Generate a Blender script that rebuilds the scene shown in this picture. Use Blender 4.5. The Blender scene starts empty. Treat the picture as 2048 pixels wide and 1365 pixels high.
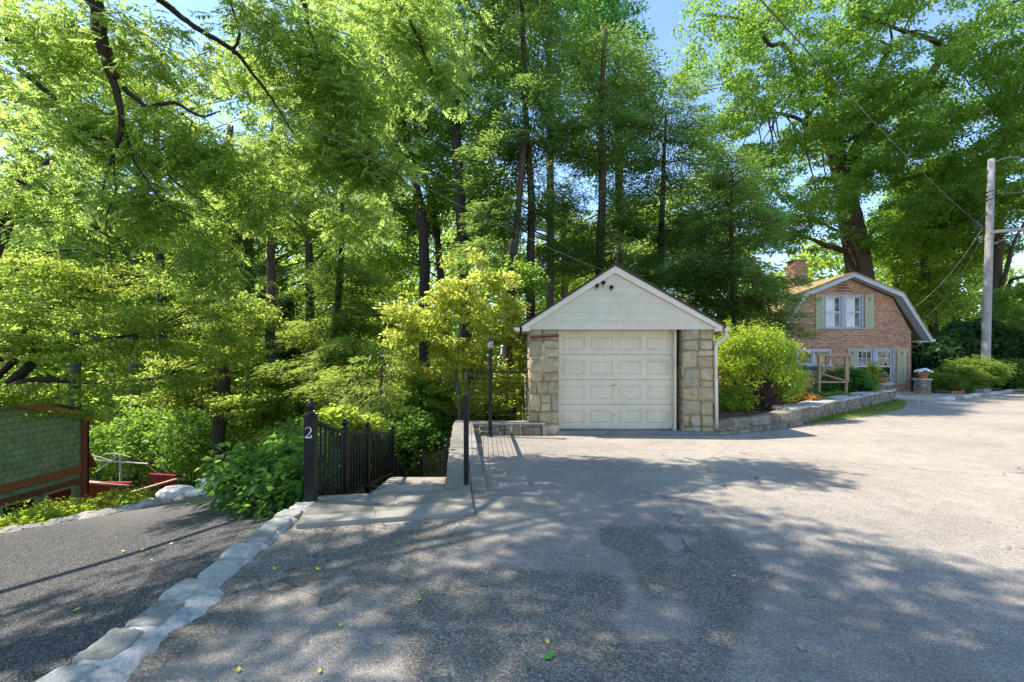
import bpy, math, random
import numpy as np
from mathutils import Vector, Matrix

# ------------------------------------------------------------------ camera, sky, sun, exposure
S = bpy.context.scene
COL = S.collection
R = math.radians
F = 910.0; CX = 1024.0; HY = 718.0; EYE = 1.6      # lens in photo pixels, horizon row, eye height
cam = bpy.data.cameras.new('camera'); camo = bpy.data.objects.new('camera', cam); COL.objects.link(camo)
camo.location = (0, 0, EYE); camo.rotation_euler = (R(90), 0, 0)
cam.sensor_width = 36; cam.lens = 36 * F / 2048; cam.shift_y = (HY - 682.5) / 2048
cam.clip_start = 0.05; cam.clip_end = 1500
S.camera = camo
SUN_EL = 53; SUN_AZ = -80                           # degrees, azimuth from +Y, negative = left
w = bpy.data.worlds.new('World'); S.world = w; w.use_nodes = True
nt = w.node_tree; nt.nodes.clear()
sky = nt.nodes.new('ShaderNodeTexSky'); sky.sky_type = 'NISHITA'; sky.sun_disc = False
sky.sun_elevation = R(SUN_EL); sky.sun_rotation = R(SUN_AZ % 360); sky.air_density = 0.85; sky.dust_density = 0.1; sky.ozone_density = 2.6
bg = nt.nodes.new('ShaderNodeBackground'); bg.inputs[1].default_value = 0.15
wo = nt.nodes.new('ShaderNodeOutputWorld')
nt.links.new(sky.outputs[0], bg.inputs[0]); nt.links.new(bg.outputs[0], wo.inputs[0])
sl = bpy.data.lights.new('sun', 'SUN'); sl.energy = 3.2; sl.angle = R(0.55); sl.color = (1.0, 0.93, 0.83)
so = bpy.data.objects.new('sun', sl); COL.objects.link(so)
sdir = Vector((math.sin(R(SUN_AZ)) * math.cos(R(SUN_EL)), math.cos(R(SUN_AZ)) * math.cos(R(SUN_EL)), math.sin(R(SUN_EL))))
so.location = sdir * 60; so.rotation_euler = (-sdir).to_track_quat('-Z', 'Y').to_euler()
S.view_settings.view_transform = 'Standard'; S.view_settings.look = 'None'
S.view_settings.exposure = 1.55; S.view_settings.gamma = 1.0
S.cycles.max_bounces = 10; S.cycles.diffuse_bounces = 5; S.cycles.transmission_bounces = 6; S.cycles.transparent_max_bounces = 8
S.cycles.sample_clamp_indirect = 6

def P(px, py, Y): return np.array([(px - CX) / F * Y, Y, EYE - (py - HY) / F * Y])
def G0(px, py, z=0.0):
    Y = (EYE - z) * F / (py - HY); return np.array([(px - CX) / F * Y, Y, z])
def sm(a, b, x):
    t = np.clip((np.asarray(x, float) - a) / (b - a), 0, 1); return t * t * (3 - 2 * t)

# ------------------------------------------------------------------ node helpers / materials
def newmat(name):
    m = bpy.data.materials.new(name); m.use_nodes = True
    n = m.node_tree; n.nodes.clear()
    o = n.nodes.new('ShaderNodeOutputMaterial'); return m, n, o
def N(n, t, **k):
    x = n.nodes.new(t)
    for a, v in k.items(): setattr(x, a, v)
    return x
def L(n, a, b): n.links.new(a, b)
def coords(n, scale=None):
    tc = N(n, 'ShaderNodeTexCoord')
    if scale is None: return tc.outputs['Object']
    mp = N(n, 'ShaderNodeMapping'); mp.inputs['Scale'].default_value = scale
    L(n, tc.outputs['Object'], mp.inputs['Vector']); return mp.outputs['Vector']
def noise(n, co, sc, det=4, rough=.55, dist=0):
    x = N(n, 'ShaderNodeTexNoise'); L(n, co, x.inputs['Vector'])
    x.inputs['Scale'].default_value = sc; x.inputs['Detail'].default_value = det
    x.inputs['Roughness'].default_value = rough; x.inputs['Distortion'].default_value = dist
    return x.outputs['Fac']
def ramp(n, fac, stops, interp='LINEAR'):
    x = N(n, 'ShaderNodeValToRGB'); x.color_ramp.interpolation = interp
    e = x.color_ramp.elements
    while len(e) < len(stops): e.new(.5)
    for i, (p, c) in enumerate(stops):
        e[i].position = p; e[i].color = (*c, 1) if hasattr(c, '__len__') else (c, c, c, 1)
    L(n, fac, x.inputs[0]); return x.outputs[0]
def mix(n, fac, a, b, mode='MIX'):
    x = N(n, 'ShaderNodeMix', data_type='RGBA', blend_type=mode)
    for s, v in ((0, fac), (6, a), (7, b)):
        if isinstance(v, (int, float)): x.inputs[s].default_value = v if s == 0 else (v, v, v, 1)
        elif isinstance(v, tuple): x.inputs[s].default_value = (*v, 1)
        else: L(n, v, x.inputs[s])
    return x.outputs[2]
def mth(n, op, a, b=None, c=None, clamp=False):
    x = N(n, 'ShaderNodeMath', operation=op, use_clamp=clamp)
    for i, v in enumerate((a, b, c)):
        if v is None: continue
        if isinstance(v, (int, float)): x.inputs[i].default_value = v
        else: L(n, v, x.inputs[i])
    return x.outputs[0]
def attr(n, name): return N(n, 'ShaderNodeAttribute', attribute_name=name).outputs['Fac']
def principled(n, o, col, rough=.7, bumpsrc=None, bstr=.3, bdist=.02, spec=.5, metal=0):
    b = N(n, 'ShaderNodeBsdfPrincipled')
    if isinstance(col, tuple): b.inputs['Base Color'].default_value = (*col, 1)
    else: L(n, col, b.inputs['Base Color'])
    if isinstance(rough, (int, float)): b.inputs['Roughness'].default_value = rough
    else: L(n, rough, b.inputs['Roughness'])
    b.inputs['Specular IOR Level'].default_value = spec; b.inputs['Metallic'].default_value = metal
    if bumpsrc is not None:
        bp = N(n, 'ShaderNodeBump'); bp.inputs['Strength'].default_value = bstr; bp.inputs['Distance'].default_value = bdist
        L(n, bumpsrc, bp.inputs['Height']); L(n, bp.outputs[0], b.inputs['Normal'])
    L(n, b.outputs[0], o.inputs[0]); return b
def simple(name, c1, c2, sc=6, rough=.7, bs=30, bstr=.3, bdist=.01, spec=.4, metal=0, stretch=None, tint=False, dirt=None):
    m, n, o = newmat(name); co = coords(n, stretch)
    f = noise(n, co, sc, 6, .6); c = ramp(n, f, [(.3, c1), (.7, c2)])
    if tint:
        t = attr(n, 'tint'); c = mix(n, 1.0, c, ramp(n, t, [(0, .55), (1, 1.45)]), 'MULTIPLY')
    if name in ('cream_door_paint', 'siding_paint', 'white_paint'):
        st_ = ramp(n, noise(n, coords(n, (7, 7, .45)), 3, 7, .7), [(.5, 0.0), (.72, .16)]); c = mix(n, st_, c, (.34, .28, .18))
    if dirt:
        d = ramp(n, noise(n, coords(n), dirt[1], 8, .65), [(.48, 0.0), (.68, 1.0)])
        c = mix(n, mth(n, 'MULTIPLY', d, dirt[2]), c, dirt[0])
    principled(n, o, c, rough, noise(n, co, bs, 5, .6), bstr, bdist, spec, metal); return m
def leafmat(name, c1, c2, tr, f=.5):
    f = min(.68, f + .06); tr = tuple(min(.85, x * 1.08) for x in tr)
    m, n, o = newmat(name)
    t = attr(n, 'tint'); geo = N(n, 'ShaderNodeNewGeometry')
    c = mix(n, t, c1, c2)
    b = N(n, 'ShaderNodeBsdfPrincipled'); L(n, c, b.inputs['Base Color']); b.inputs['Roughness'].default_value = .45
    b.inputs['Specular IOR Level'].default_value = .3
    tb = N(n, 'ShaderNodeBsdfTranslucent'); k = mix(n, t, tuple(x * .7 for x in tr), tuple(min(1, x * 1.25) for x in tr)); L(n, k, tb.inputs['Color'])
    ms = N(n, 'ShaderNodeMixShader'); ms.inputs[0].default_value = f
    L(n, b.outputs[0], ms.inputs[1]); L(n, tb.outputs[0], ms.inputs[2]); L(n, ms.outputs[0], o.inputs[0]); return m

M = {}
M['black'] = simple('black_iron', (.005, .005, .006), (.010, .010, .011), 8, .42, 60, .15, .003, .35)
M['white'] = simple('white_paint', (.66, .60, .50), (.73, .67, .57), 3, .45, 40, .12, .004, .5, dirt=((.45, .4, .3), 1.3, .35))
M['cream'] = simple('cream_door_paint', (.60, .52, .39), (.68, .60, .46), 2, .42, 40, .12, .004, .5, dirt=((.42, .37, .27), 1.6, .4))
M['siding'] = simple('siding_paint', (.60, .53, .41), (.66, .59, .47), 2.5, .5, 30, .12, .004, .5, dirt=((.42, .38, .28), 1.2, .4))
M['sill'] = simple('threshold_concrete', (.16, .155, .15), (.24, .23, .22), 5, .85, 60, .5, .01)
M['mortar'] = simple('mortar', (.23, .18, .11), (.33, .27, .18), 9, .95, 50, .7, .01)
M['whitemortar'] = simple('white_mortar', (.38, .37, .355), (.50, .49, .47), 9, .9, 40, .9, .015, dirt=((.17, .16, .15), 14, .75))
M['roofbrown'] = simple('brown_shingle', (.05, .03, .025), (.09, .055, .04), 14, .9, 40, .6, .02)
M['metalgrey'] = simple('grey_metal', (.2, .2, .2), (.3, .3, .3), 8, .4, 40, .1, .002, .5, .6)
M['brass'] = simple('brass', (.3, .2, .08), (.4, .28, .12), 20, .4, 40, .1, .002, .5, .8)
M['signred'] = simple('red_brown_wood', (.10, .03, .015), (.17, .055, .025), 20, .7, 50, .3, .004)
M['bluestone'] = simple('bluestone', (.15, .142, .12), (.25, .232, .195), 2.2, .75, 26, .35, .006, tint=True, dirt=((.34, .30, .25), 3.5, .5))
M['tread'] = simple('sandstone_tread', (.30, .25, .21), (.42, .36, .31), 3, .85, 30, .4, .006, tint=True, dirt=((.2, .15, .1), 5, .6))
M['kerb'] = simple('granite_kerb', (.24, .235, .21), (.42, .41, .37), 7, .85, 24, .9, .02, tint=True, dirt=((.17, .17, .15), 8, .6))
M['boulder'] = simple('pale_boulder', (.5, .45, .4), (.7, .66, .6), 4, .85, 12, .8, .03)
M['edgestone'] = simple('edging_stone', (.24, .21, .19), (.42, .37, .33), 5, .9, 18, .8, .03, tint=True)
M['capstone'] = simple('wall_cap', (.36, .34, .31), (.52, .49, .45), 6, .9, 22, .6, .015, tint=True, dirt=((.2, .18, .15), 5, .7))
M['bark_dark'] = simple('dark_bark', (.035, .027, .02), (.085, .066, .05), 12, .95, 18, 1, .04, .2, stretch=(4, 4, .8))
M['bark_brown'] = simple('brown_bark', (.06, .043, .03), (.145, .105, .075), 10, .95, 16, 1, .05, .2, stretch=(4, 4, .8))
M['bark_grey'] = simple('grey_bark', (.10, .085, .065), (.2, .175, .14), 10, .95, 16, 1, .03, .2, stretch=(3, 3, 1))
M['polewood'] = simple('weathered_pole', (.25, .235, .225), (.41, .385, .37), 7, .9, 14, .9, .02, .3, stretch=(9, 9, .35), dirt=((.2, .16, .13), 3.2, .55))
M['lattice'] = simple('trellis_wood', (.33, .2, .12), (.48, .31, .2), 12, .8, 30, .4, .01, stretch=(1, 1, .3))
M['terracotta'] = simple('terracotta', (.4, .14, .06), (.52, .2, .09), 9, .8, 40, .2, .004)
M['shutter'] = simple('green_shutter', (.36, .37, .22), (.42, .43, .27), 4, .6, 40, .2, .004)
M['trim'] = simple('grey_trim', (.30, .33, .38), (.37, .40, .44), 3, .5, 40, .1, .003)
M['trimlight'] = simple('pale_trim', (.5, .51, .53), (.6, .61, .62), 3, .5, 40, .1, .003)
M['curtain'] = simple('white_curtain', (.75, .75, .78), (.88, .88, .9), 3, .9, 20, .2, .01, stretch=(5, 5, .5))
M['dark'] = simple('dark_interior', (.012, .012, .013), (.03, .028, .026), 2, .8, 10, .1, .01)
M['redmetal'] = simple('red_deck_paint', (.30, .03, .03), (.42, .05, .045), 5, .5, 30, .2, .004)
M['redtop'] = simple('red_rail_top', (.55, .28, .25), (.66, .38, .33), 5, .6, 30, .2, .004)
M['orange'] = simple('orange_trim', (.30, .11, .035), (.40, .155, .055), 6, .7, 30, .3, .006, stretch=(1, 1, 4))
M['rust'] = simple('red_brown_trim', (.20, .06, .03), (.28, .09, .045), 6, .7, 30, .3, .006)
M['mulch'] = simple('dark_soil', (.05, .03, .02), (.14, .08, .05), 16, 1, 40, 1, .03)
M['orangemulch'] = simple('orange_needles', (.4, .15, .05), (.6, .28, .1), 20, 1, 50, 1, .03)
M['flower'] = simple('white_petals', (.75, .75, .78), (.9, .9, .92), 20, .7, 40, .3, .004)
M['grey_stone_ledge'] = simple('stone_ledge', (.35, .34, .31), (.48, .46, .42), 8, .9, 30, .5, .01)
M['concrete'] = simple('patio_concrete', (.34, .31, .25), (.46, .42, .34), 3, .9, 40, .4, .008)
M['cloth'] = simple('white_line', (.6, .6, .58), (.75, .74, .7), 5, .6)
M['wire'] = simple('wire_sheath', (.05, .045, .04), (.10, .09, .08), 5, .6)
M['wirepale'] = simple('pale_wire', (.16, .14, .11), (.24, .21, .17), 5, .6)
M['numeral'] = simple('numeral_paint', (.7, .7, .7), (.8, .8, .8), 5, .4)
M['yellowleaf'] = simple('yellow_leaf', (.6, .5, .03), (.72, .62, .06), 20, .5)
M['greenleaf'] = simple('fallen_green_leaf', (.06, .2, .03), (.1, .28, .05), 20, .45)
M['brownleaf'] = simple('brown_leaf', (.32, .2, .12), (.48, .32, .2), 20, .6)

def m_glass():
    m, n, o = newmat('window_glass')
    g = N(n, 'ShaderNodeBsdfGlossy'); g.inputs['Roughness'].default_value = .04; g.inputs['Color'].default_value = (.9, .9, .95, 1)
    t = N(n, 'ShaderNodeBsdfTransparent'); f = N(n, 'ShaderNodeFresnel'); f.inputs[0].default_value = 1.55
    ms = N(n, 'ShaderNodeMixShader'); L(n, mth(n, 'ADD', f.outputs[0], .03), ms.inputs[0]); L(n, t.outputs[0], ms.inputs[1]); L(n, g.outputs[0], ms.inputs[2])
    L(n, ms.outputs[0], o.inputs[0]); return m
M['glass'] = m_glass()
def m_stone(name, c1, c2, c3):
    m, n, o = newmat(name); co = coords(n)
    f = noise(n, co, 5, 8, .7); t = attr(n, 'tint')
    c = ramp(n, f, [(.3, c1), (.5, c2), (.72, c3)])
    hue = ramp(n, t, [(0, (.72, .71, .70)), (.35, (.95, .95, .97)), (.65, (1.08, 1.0, .88)), (1, (1.25, 1.22, 1.18))])
    c = mix(n, 1.0, c, hue, 'MULTIPLY')
    lich = ramp(n, noise(n, co, 2.4, 6, .7), [(.52, 0.0), (.66, 1.0)])
    c = mix(n, mth(n, 'MULTIPLY', lich, .45), c, (.17, .155, .1))
    sp = ramp(n, noise(n, co, 60, 3, .7), [(.3, .7), (.7, 1.25)])
    c = mix(n, 1.0, c, sp, 'MULTIPLY')
    principled(n, o, c, .92, noise(n, co, 22, 8, .7), .9, .02, .25); return m
M['stone'] = m_stone('field_stone', (.29, .23, .135), (.41, .34, .225), (.52, .46, .34))
M['stone2'] = m_stone('wall_stone', (.16, .13, .1), (.27, .23, .185), (.38, .34, .29))
def m_brick():
    m, n, o = newmat('red_brick'); tc = N(n, 'ShaderNodeTexCoord')
    sx = N(n, 'ShaderNodeSeparateXYZ'); L(n, tc.outputs['Object'], sx.inputs[0])
    cb = N(n, 'ShaderNodeCombineXYZ'); L(n, mth(n, 'ADD', sx.outputs[0], sx.outputs[1]), cb.inputs[0]); L(n, sx.outputs[2], cb.inputs[1])
    b = N(n, 'ShaderNodeTexBrick'); L(n, cb.outputs[0], b.inputs['Vector'])
    b.inputs['Scale'].default_value = 1; b.inputs['Brick Width'].default_value = .23; b.inputs['Row Height'].default_value = .078
    b.inputs['Mortar Size'].default_value = .009; b.inputs['Bias'].default_value = .0; b.inputs['Mortar Smooth'].default_value = .2
    b.inputs['Color1'].default_value = (.37, .165, .08, 1); b.inputs['Color2'].default_value = (.55, .32, .18, 1)
    b.inputs['Mortar'].default_value = (.40, .35, .29, 1)
    co = cb.outputs[0]
    white = ramp(n, noise(n, co, 1.5, 6, .72), [(.58, 0.0), (.66, 1.0)])
    c = mix(n, mth(n, 'MULTIPLY', white, .5), b.outputs['Color'], (.6, .54, .5))
    var = ramp(n, noise(n, co, 7, 4, .7), [(.3, .65), (.7, 1.3)]); c = mix(n, 1.0, c, var, 'MULTIPLY')
    big = ramp(n, noise(n, co, .5, 3, .5), [(.3, (.85, .8, .85)), (.7, (1.15, 1.05, .95))]); c = mix(n, 1.0, c, big, 'MULTIPLY')
    principled(n, o, c, .9, mth(n, 'SUBTRACT', 1.0, b.outputs['Fac']), .6, .01, .25); return m
M['brick'] = m_brick()
def m_shingle():
    m, n, o = newmat('green_cedar_shingle'); tc = N(n, 'ShaderNodeTexCoord')
    sx = N(n, 'ShaderNodeSeparateXYZ'); L(n, tc.outputs['Object'], sx.inputs[0])
    cb = N(n, 'ShaderNodeCombineXYZ'); L(n, mth(n, 'ADD', sx.outputs[0], sx.outputs[1]), cb.inputs[0]); L(n, sx.outputs[2], cb.inputs[1])
    b = N(n, 'ShaderNodeTexBrick'); L(n, cb.outputs[0], b.inputs['Vector']); b.inputs['Scale'].default_value = 1
    b.inputs['Brick Width'].default_value = .16; b.inputs['Row Height'].default_value = .15; b.inputs['Mortar Size'].default_value = .006
    b.inputs['Color1'].default_value = (.26, .33, .17, 1); b.inputs['Color2'].default_value = (.31, .385, .21, 1); b.inputs['Mortar'].default_value = (.10, .13, .07, 1)
    b.offset = .37
    c = mix(n, 1.0, b.outputs['Color'], ramp(n, noise(n, cb.outputs[0], 3, 5, .7), [(.3, .75), (.7, 1.25)]), 'MULTIPLY')
    principled(n, o, c, .85, mth(n, 'SUBTRACT', 1.0, b.outputs['Fac']), .6, .01, .25); return m
M['shingle'] = m_shingle()
def m_roof():
    m, n, o = newmat('mossy_roof_shingle'); co = coords(n)
    br = N(n, 'ShaderNodeTexBrick'); mp = N(n, 'ShaderNodeMapping'); mp.inputs['Rotation'].default_value = (0, 0, R(90)); L(n, co, mp.inputs[0]); L(n, mp.outputs[0], br.inputs['Vector'])
    br.inputs['Scale'].default_value = 1; br.inputs['Brick Width'].default_value = .3; br.inputs['Row Height'].default_value = .14; br.inputs['Mortar Size'].default_value = .01
    br.inputs['Color1'].default_value = (.30, .17, .09, 1); br.inputs['Color2'].default_value = (.4, .24, .13, 1); br.inputs['Mortar'].default_value = (.12, .08, .05, 1)
    moss = ramp(n, noise(n, co, 1.3, 6, .7), [(.42, 0.0), (.6, 1.0)])
    c = mix(n, mth(n, 'MULTIPLY', moss, .8), br.outputs['Color'], (.30, .29, .10))
    principled(n, o, c, .95, noise(n, co, 25, 5, .6), .7, .02, .2); return m
M['mossroof'] = m_roof()
def m_asphalt():
    m, n, o = newmat('worn_asphalt'); co = coords(n)
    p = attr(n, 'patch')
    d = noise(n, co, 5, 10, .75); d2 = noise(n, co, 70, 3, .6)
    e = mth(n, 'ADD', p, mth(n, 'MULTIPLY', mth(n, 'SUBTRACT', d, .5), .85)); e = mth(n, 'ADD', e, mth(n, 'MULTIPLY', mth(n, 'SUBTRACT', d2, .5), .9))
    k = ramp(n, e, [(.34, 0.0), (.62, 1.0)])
    v = N(n, 'ShaderNodeTexVoronoi'); L(n, co, v.inputs['Vector']); v.inputs['Scale'].default_value = 105
    v2 = N(n, 'ShaderNodeTexVoronoi'); L(n, co, v2.inputs['Vector']); v2.inputs['Scale'].default_value = 150
    sc = N(n, 'ShaderNodeSeparateColor'); L(n, v.outputs['Color'], sc.inputs[0])
    sc2 = N(n, 'ShaderNodeSeparateColor'); L(n, v2.outputs['Color'], sc2.inputs[0])
    dark = ramp(n, sc.outputs[0], [(0, (.10, .09, .075)), (.45, (.172, .155, .13)), (.8, (.24, .218, .186)), (1, (.36, .35, .33))])
    light = ramp(n, sc2.outputs[0], [(0, (.165, .147, .126)), (.3, (.25, .223, .192)), (.8, (.312, .28, .24)), (1, (.43, .39, .34))])
    pits = ramp(n, noise(n, co, 22, 8, .8), [(.32, .45), (.43, 1.0)])
    light = mix(n, 1.0, light, pits, 'MULTIPLY')
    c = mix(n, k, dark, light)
    far = attr(n, 'far'); c = mix(n, 1.0, c, mix(n, far, (1.0, 1.0, 1.0), (1.26, 1.22, 1.14)), 'MULTIPLY')  # sunlight put into the colour: lit part of the road lighter and warmer
    mot = ramp(n, noise(n, co, .55, 6, .65), [(.3, (.8, .79, .77)), (.5, (1.0, 1.0, 1.0)), (.7, (1.14, 1.12, 1.07))])
    c = mix(n, 1.0, c, mot, 'MULTIPLY')
    mot2 = ramp(n, noise(n, co, 3, 6, .7), [(.3, .86), (.7, 1.1)]); c = mix(n, 1.0, c, mot2, 'MULTIPLY')
    rust = ramp(n, noise(n, co, 1.1, 5, .7), [(.6, 0.0), (.72, .4)]); c = mix(n, rust, c, (.30, .22, .16))
    dn = N(n, 'ShaderNodeTexNoise'); L(n, co, dn.inputs['Vector']); dn.inputs['Scale'].default_value = 2.5; dn.inputs['Detail'].default_value = 6
    wv = N(n, 'ShaderNodeVectorMath', operation='MULTIPLY_ADD'); L(n, dn.outputs['Color'], wv.inputs[0]); wv.inputs[1].default_value = (.7, .7, 0); L(n, co, wv.inputs[2])
    ve = N(n, 'ShaderNodeTexVoronoi', feature='DISTANCE_TO_EDGE'); L(n, wv.outputs[0], ve.inputs['Vector']); ve.inputs['Scale'].default_value = .42
    ck = ramp(n, ve.outputs['Distance'], [(.0015, 1.0), (.005, 0.0)]); ck = mth(n, 'MULTIPLY', ck, ramp(n, noise(n, co, .8, 3, .6), [(.5, 0.0), (.56, .8)]))
    c = mix(n, ck, c, (.05, .045, .04))
    h = mth(n, 'MULTIPLY', v.outputs['Distance'], mth(n, 'SUBTRACT', 1.3, k))
    principled(n, o, c, .9, h, .6, .012, .2); return m
M['asphalt'] = m_asphalt()
def m_gravel():
    m, n, o = newmat('dark_gravel'); co = coords(n)
    v = N(n, 'ShaderNodeTexVoronoi'); L(n, co, v.inputs['Vector']); v.inputs['Scale'].default_value = 80
    sc = N(n, 'ShaderNodeSeparateColor'); L(n, v.outputs['Color'], sc.inputs[0])
    c = ramp(n, sc.outputs[0], [(0, (.085, .08, .077)), (.5, (.165, .158, .152)), (.85, (.24, .23, .22)), (1, (.42, .41, .39))])
    tan = ramp(n, noise(n, co, .9, 6, .7), [(.55, 0.0), (.72, .6)]); c = mix(n, tan, c, (.3, .26, .22))
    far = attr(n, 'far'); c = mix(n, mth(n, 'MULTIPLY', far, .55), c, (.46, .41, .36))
    edge = ramp(n, v.outputs['Distance'], [(0, 1.1), (.6, .55)]); c = mix(n, 1.0, c, edge, 'MULTIPLY')
    principled(n, o, c, .9, mth(n, 'SUBTRACT', 1.0, v.outputs['Distance']), 1, .02, .25); return m
M['gravel'] = m_gravel()
def m_terrain():
    m, n, o = newmat('forest_floor'); co = coords(n)
    c = ramp(n, noise(n, co, 3, 8, .7), [(.3, (.035, .03, .015)), (.5, (.06, .075, .022)), (.7, (.11, .085, .045))])
    principled(n, o, c, 1, noise(n, co, 12, 6, .7), 1, .08, .1); return m
M['terrain'] = m_terrain()

# leaf materials
LM = dict(
    walnut=leafmat('walnut_leaf', (.06, .115, .026), (.11, .17, .04), (.5, .66, .14), .56),
    maple=leafmat('maple_leaf', (.05, .11, .02), (.10, .17, .028), (.36, .56, .07), .52),
    bright=leafmat('bright_leaf', (.08, .14, .02), (.15, .2, .03), (.55, .68, .09), .56),
    yellow=leafmat('yellow_green_leaf', (.16, .24, .032), (.30, .35, .05), (.72, .84, .14), .52),
    cool=leafmat('cool_green_leaf', (.04, .12, .04), (.07, .17, .055), (.26, .54, .12), .5),
    hemlock=leafmat('hemlock_needle', (.055, .10, .024), (.10, .145, .04), (.30, .44, .08), .5),
    hemlight=leafmat('light_hemlock_needle', (.07, .12, .026), (.12, .16, .04), (.42, .55, .09), .52),
    jmaple=leafmat('fine_maple_leaf', (.07, .12, .022), (.13, .18, .034), (.5, .62, .1), .56),
    shrub=leafmat('shrub_leaf', (.045, .12, .024), (.09, .17, .036), (.28, .5, .08), .48),
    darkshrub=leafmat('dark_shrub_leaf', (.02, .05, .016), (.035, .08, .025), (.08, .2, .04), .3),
    forsythia=leafmat('forsythia_leaf', (.11, .2, .02), (.22, .3, .035), (.62, .78, .08), .5),
    juniper=leafmat('juniper_needle', (.12, .2, .03), (.22, .28, .05), (.34, .46, .08), .4),
    far=leafmat('far_leaf', (.08, .14, .022), (.14, .2, .034), (.52, .66, .1), .56),
    dead=leafmat('dry_needle', (.14, .085, .04), (.24, .16, .08), (.34, .22, .1), .35),
    orange=leafmat('orange_leaf', (.4, .16, .04), (.55, .28, .07), (.5, .26, .06), .35),
    grass=leafmat('grass_blade', (.07, .13, .018), (.15, .2, .03), (.4, .5, .07), .45),
)

# ------------------------------------------------------------------ object helpers
ROOT = {}
def tag(o, label=None, cat=None, group=None, kind=None):
    if label: o['label'] = label
    if cat: o['category'] = cat
    if group: o['group'] = group
    if kind: o['kind'] = kind
    return o
def thing(name, label, cat, loc, group=None):
    o = bpy.data.objects.new(name, None); COL.objects.link(o); o.location = tuple(loc); o.empty_display_size = .2
    ROOT[o] = np.array([float(x) for x in loc]); return tag(o, label, cat, group)
def link(name, me, parent, loc=None, smooth=False):
    o = bpy.data.objects.new(name, me); COL.objects.link(o)
    if parent is not None:
        o.parent = parent; ROOT[o] = ROOT[parent]
    else:
        o.location = tuple(loc) if loc is not None else (0, 0, 0); ROOT[o] = np.array(loc if loc is not None else (0., 0., 0.), float)
    if smooth:
        me.polygons.foreach_set('use_smooth', np.ones(len(me.polygons), bool))
    return o
def offs(parent, loc): return ROOT[parent] if parent is not None else (np.array(loc, float) if loc is not None else np.zeros(3))

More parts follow.
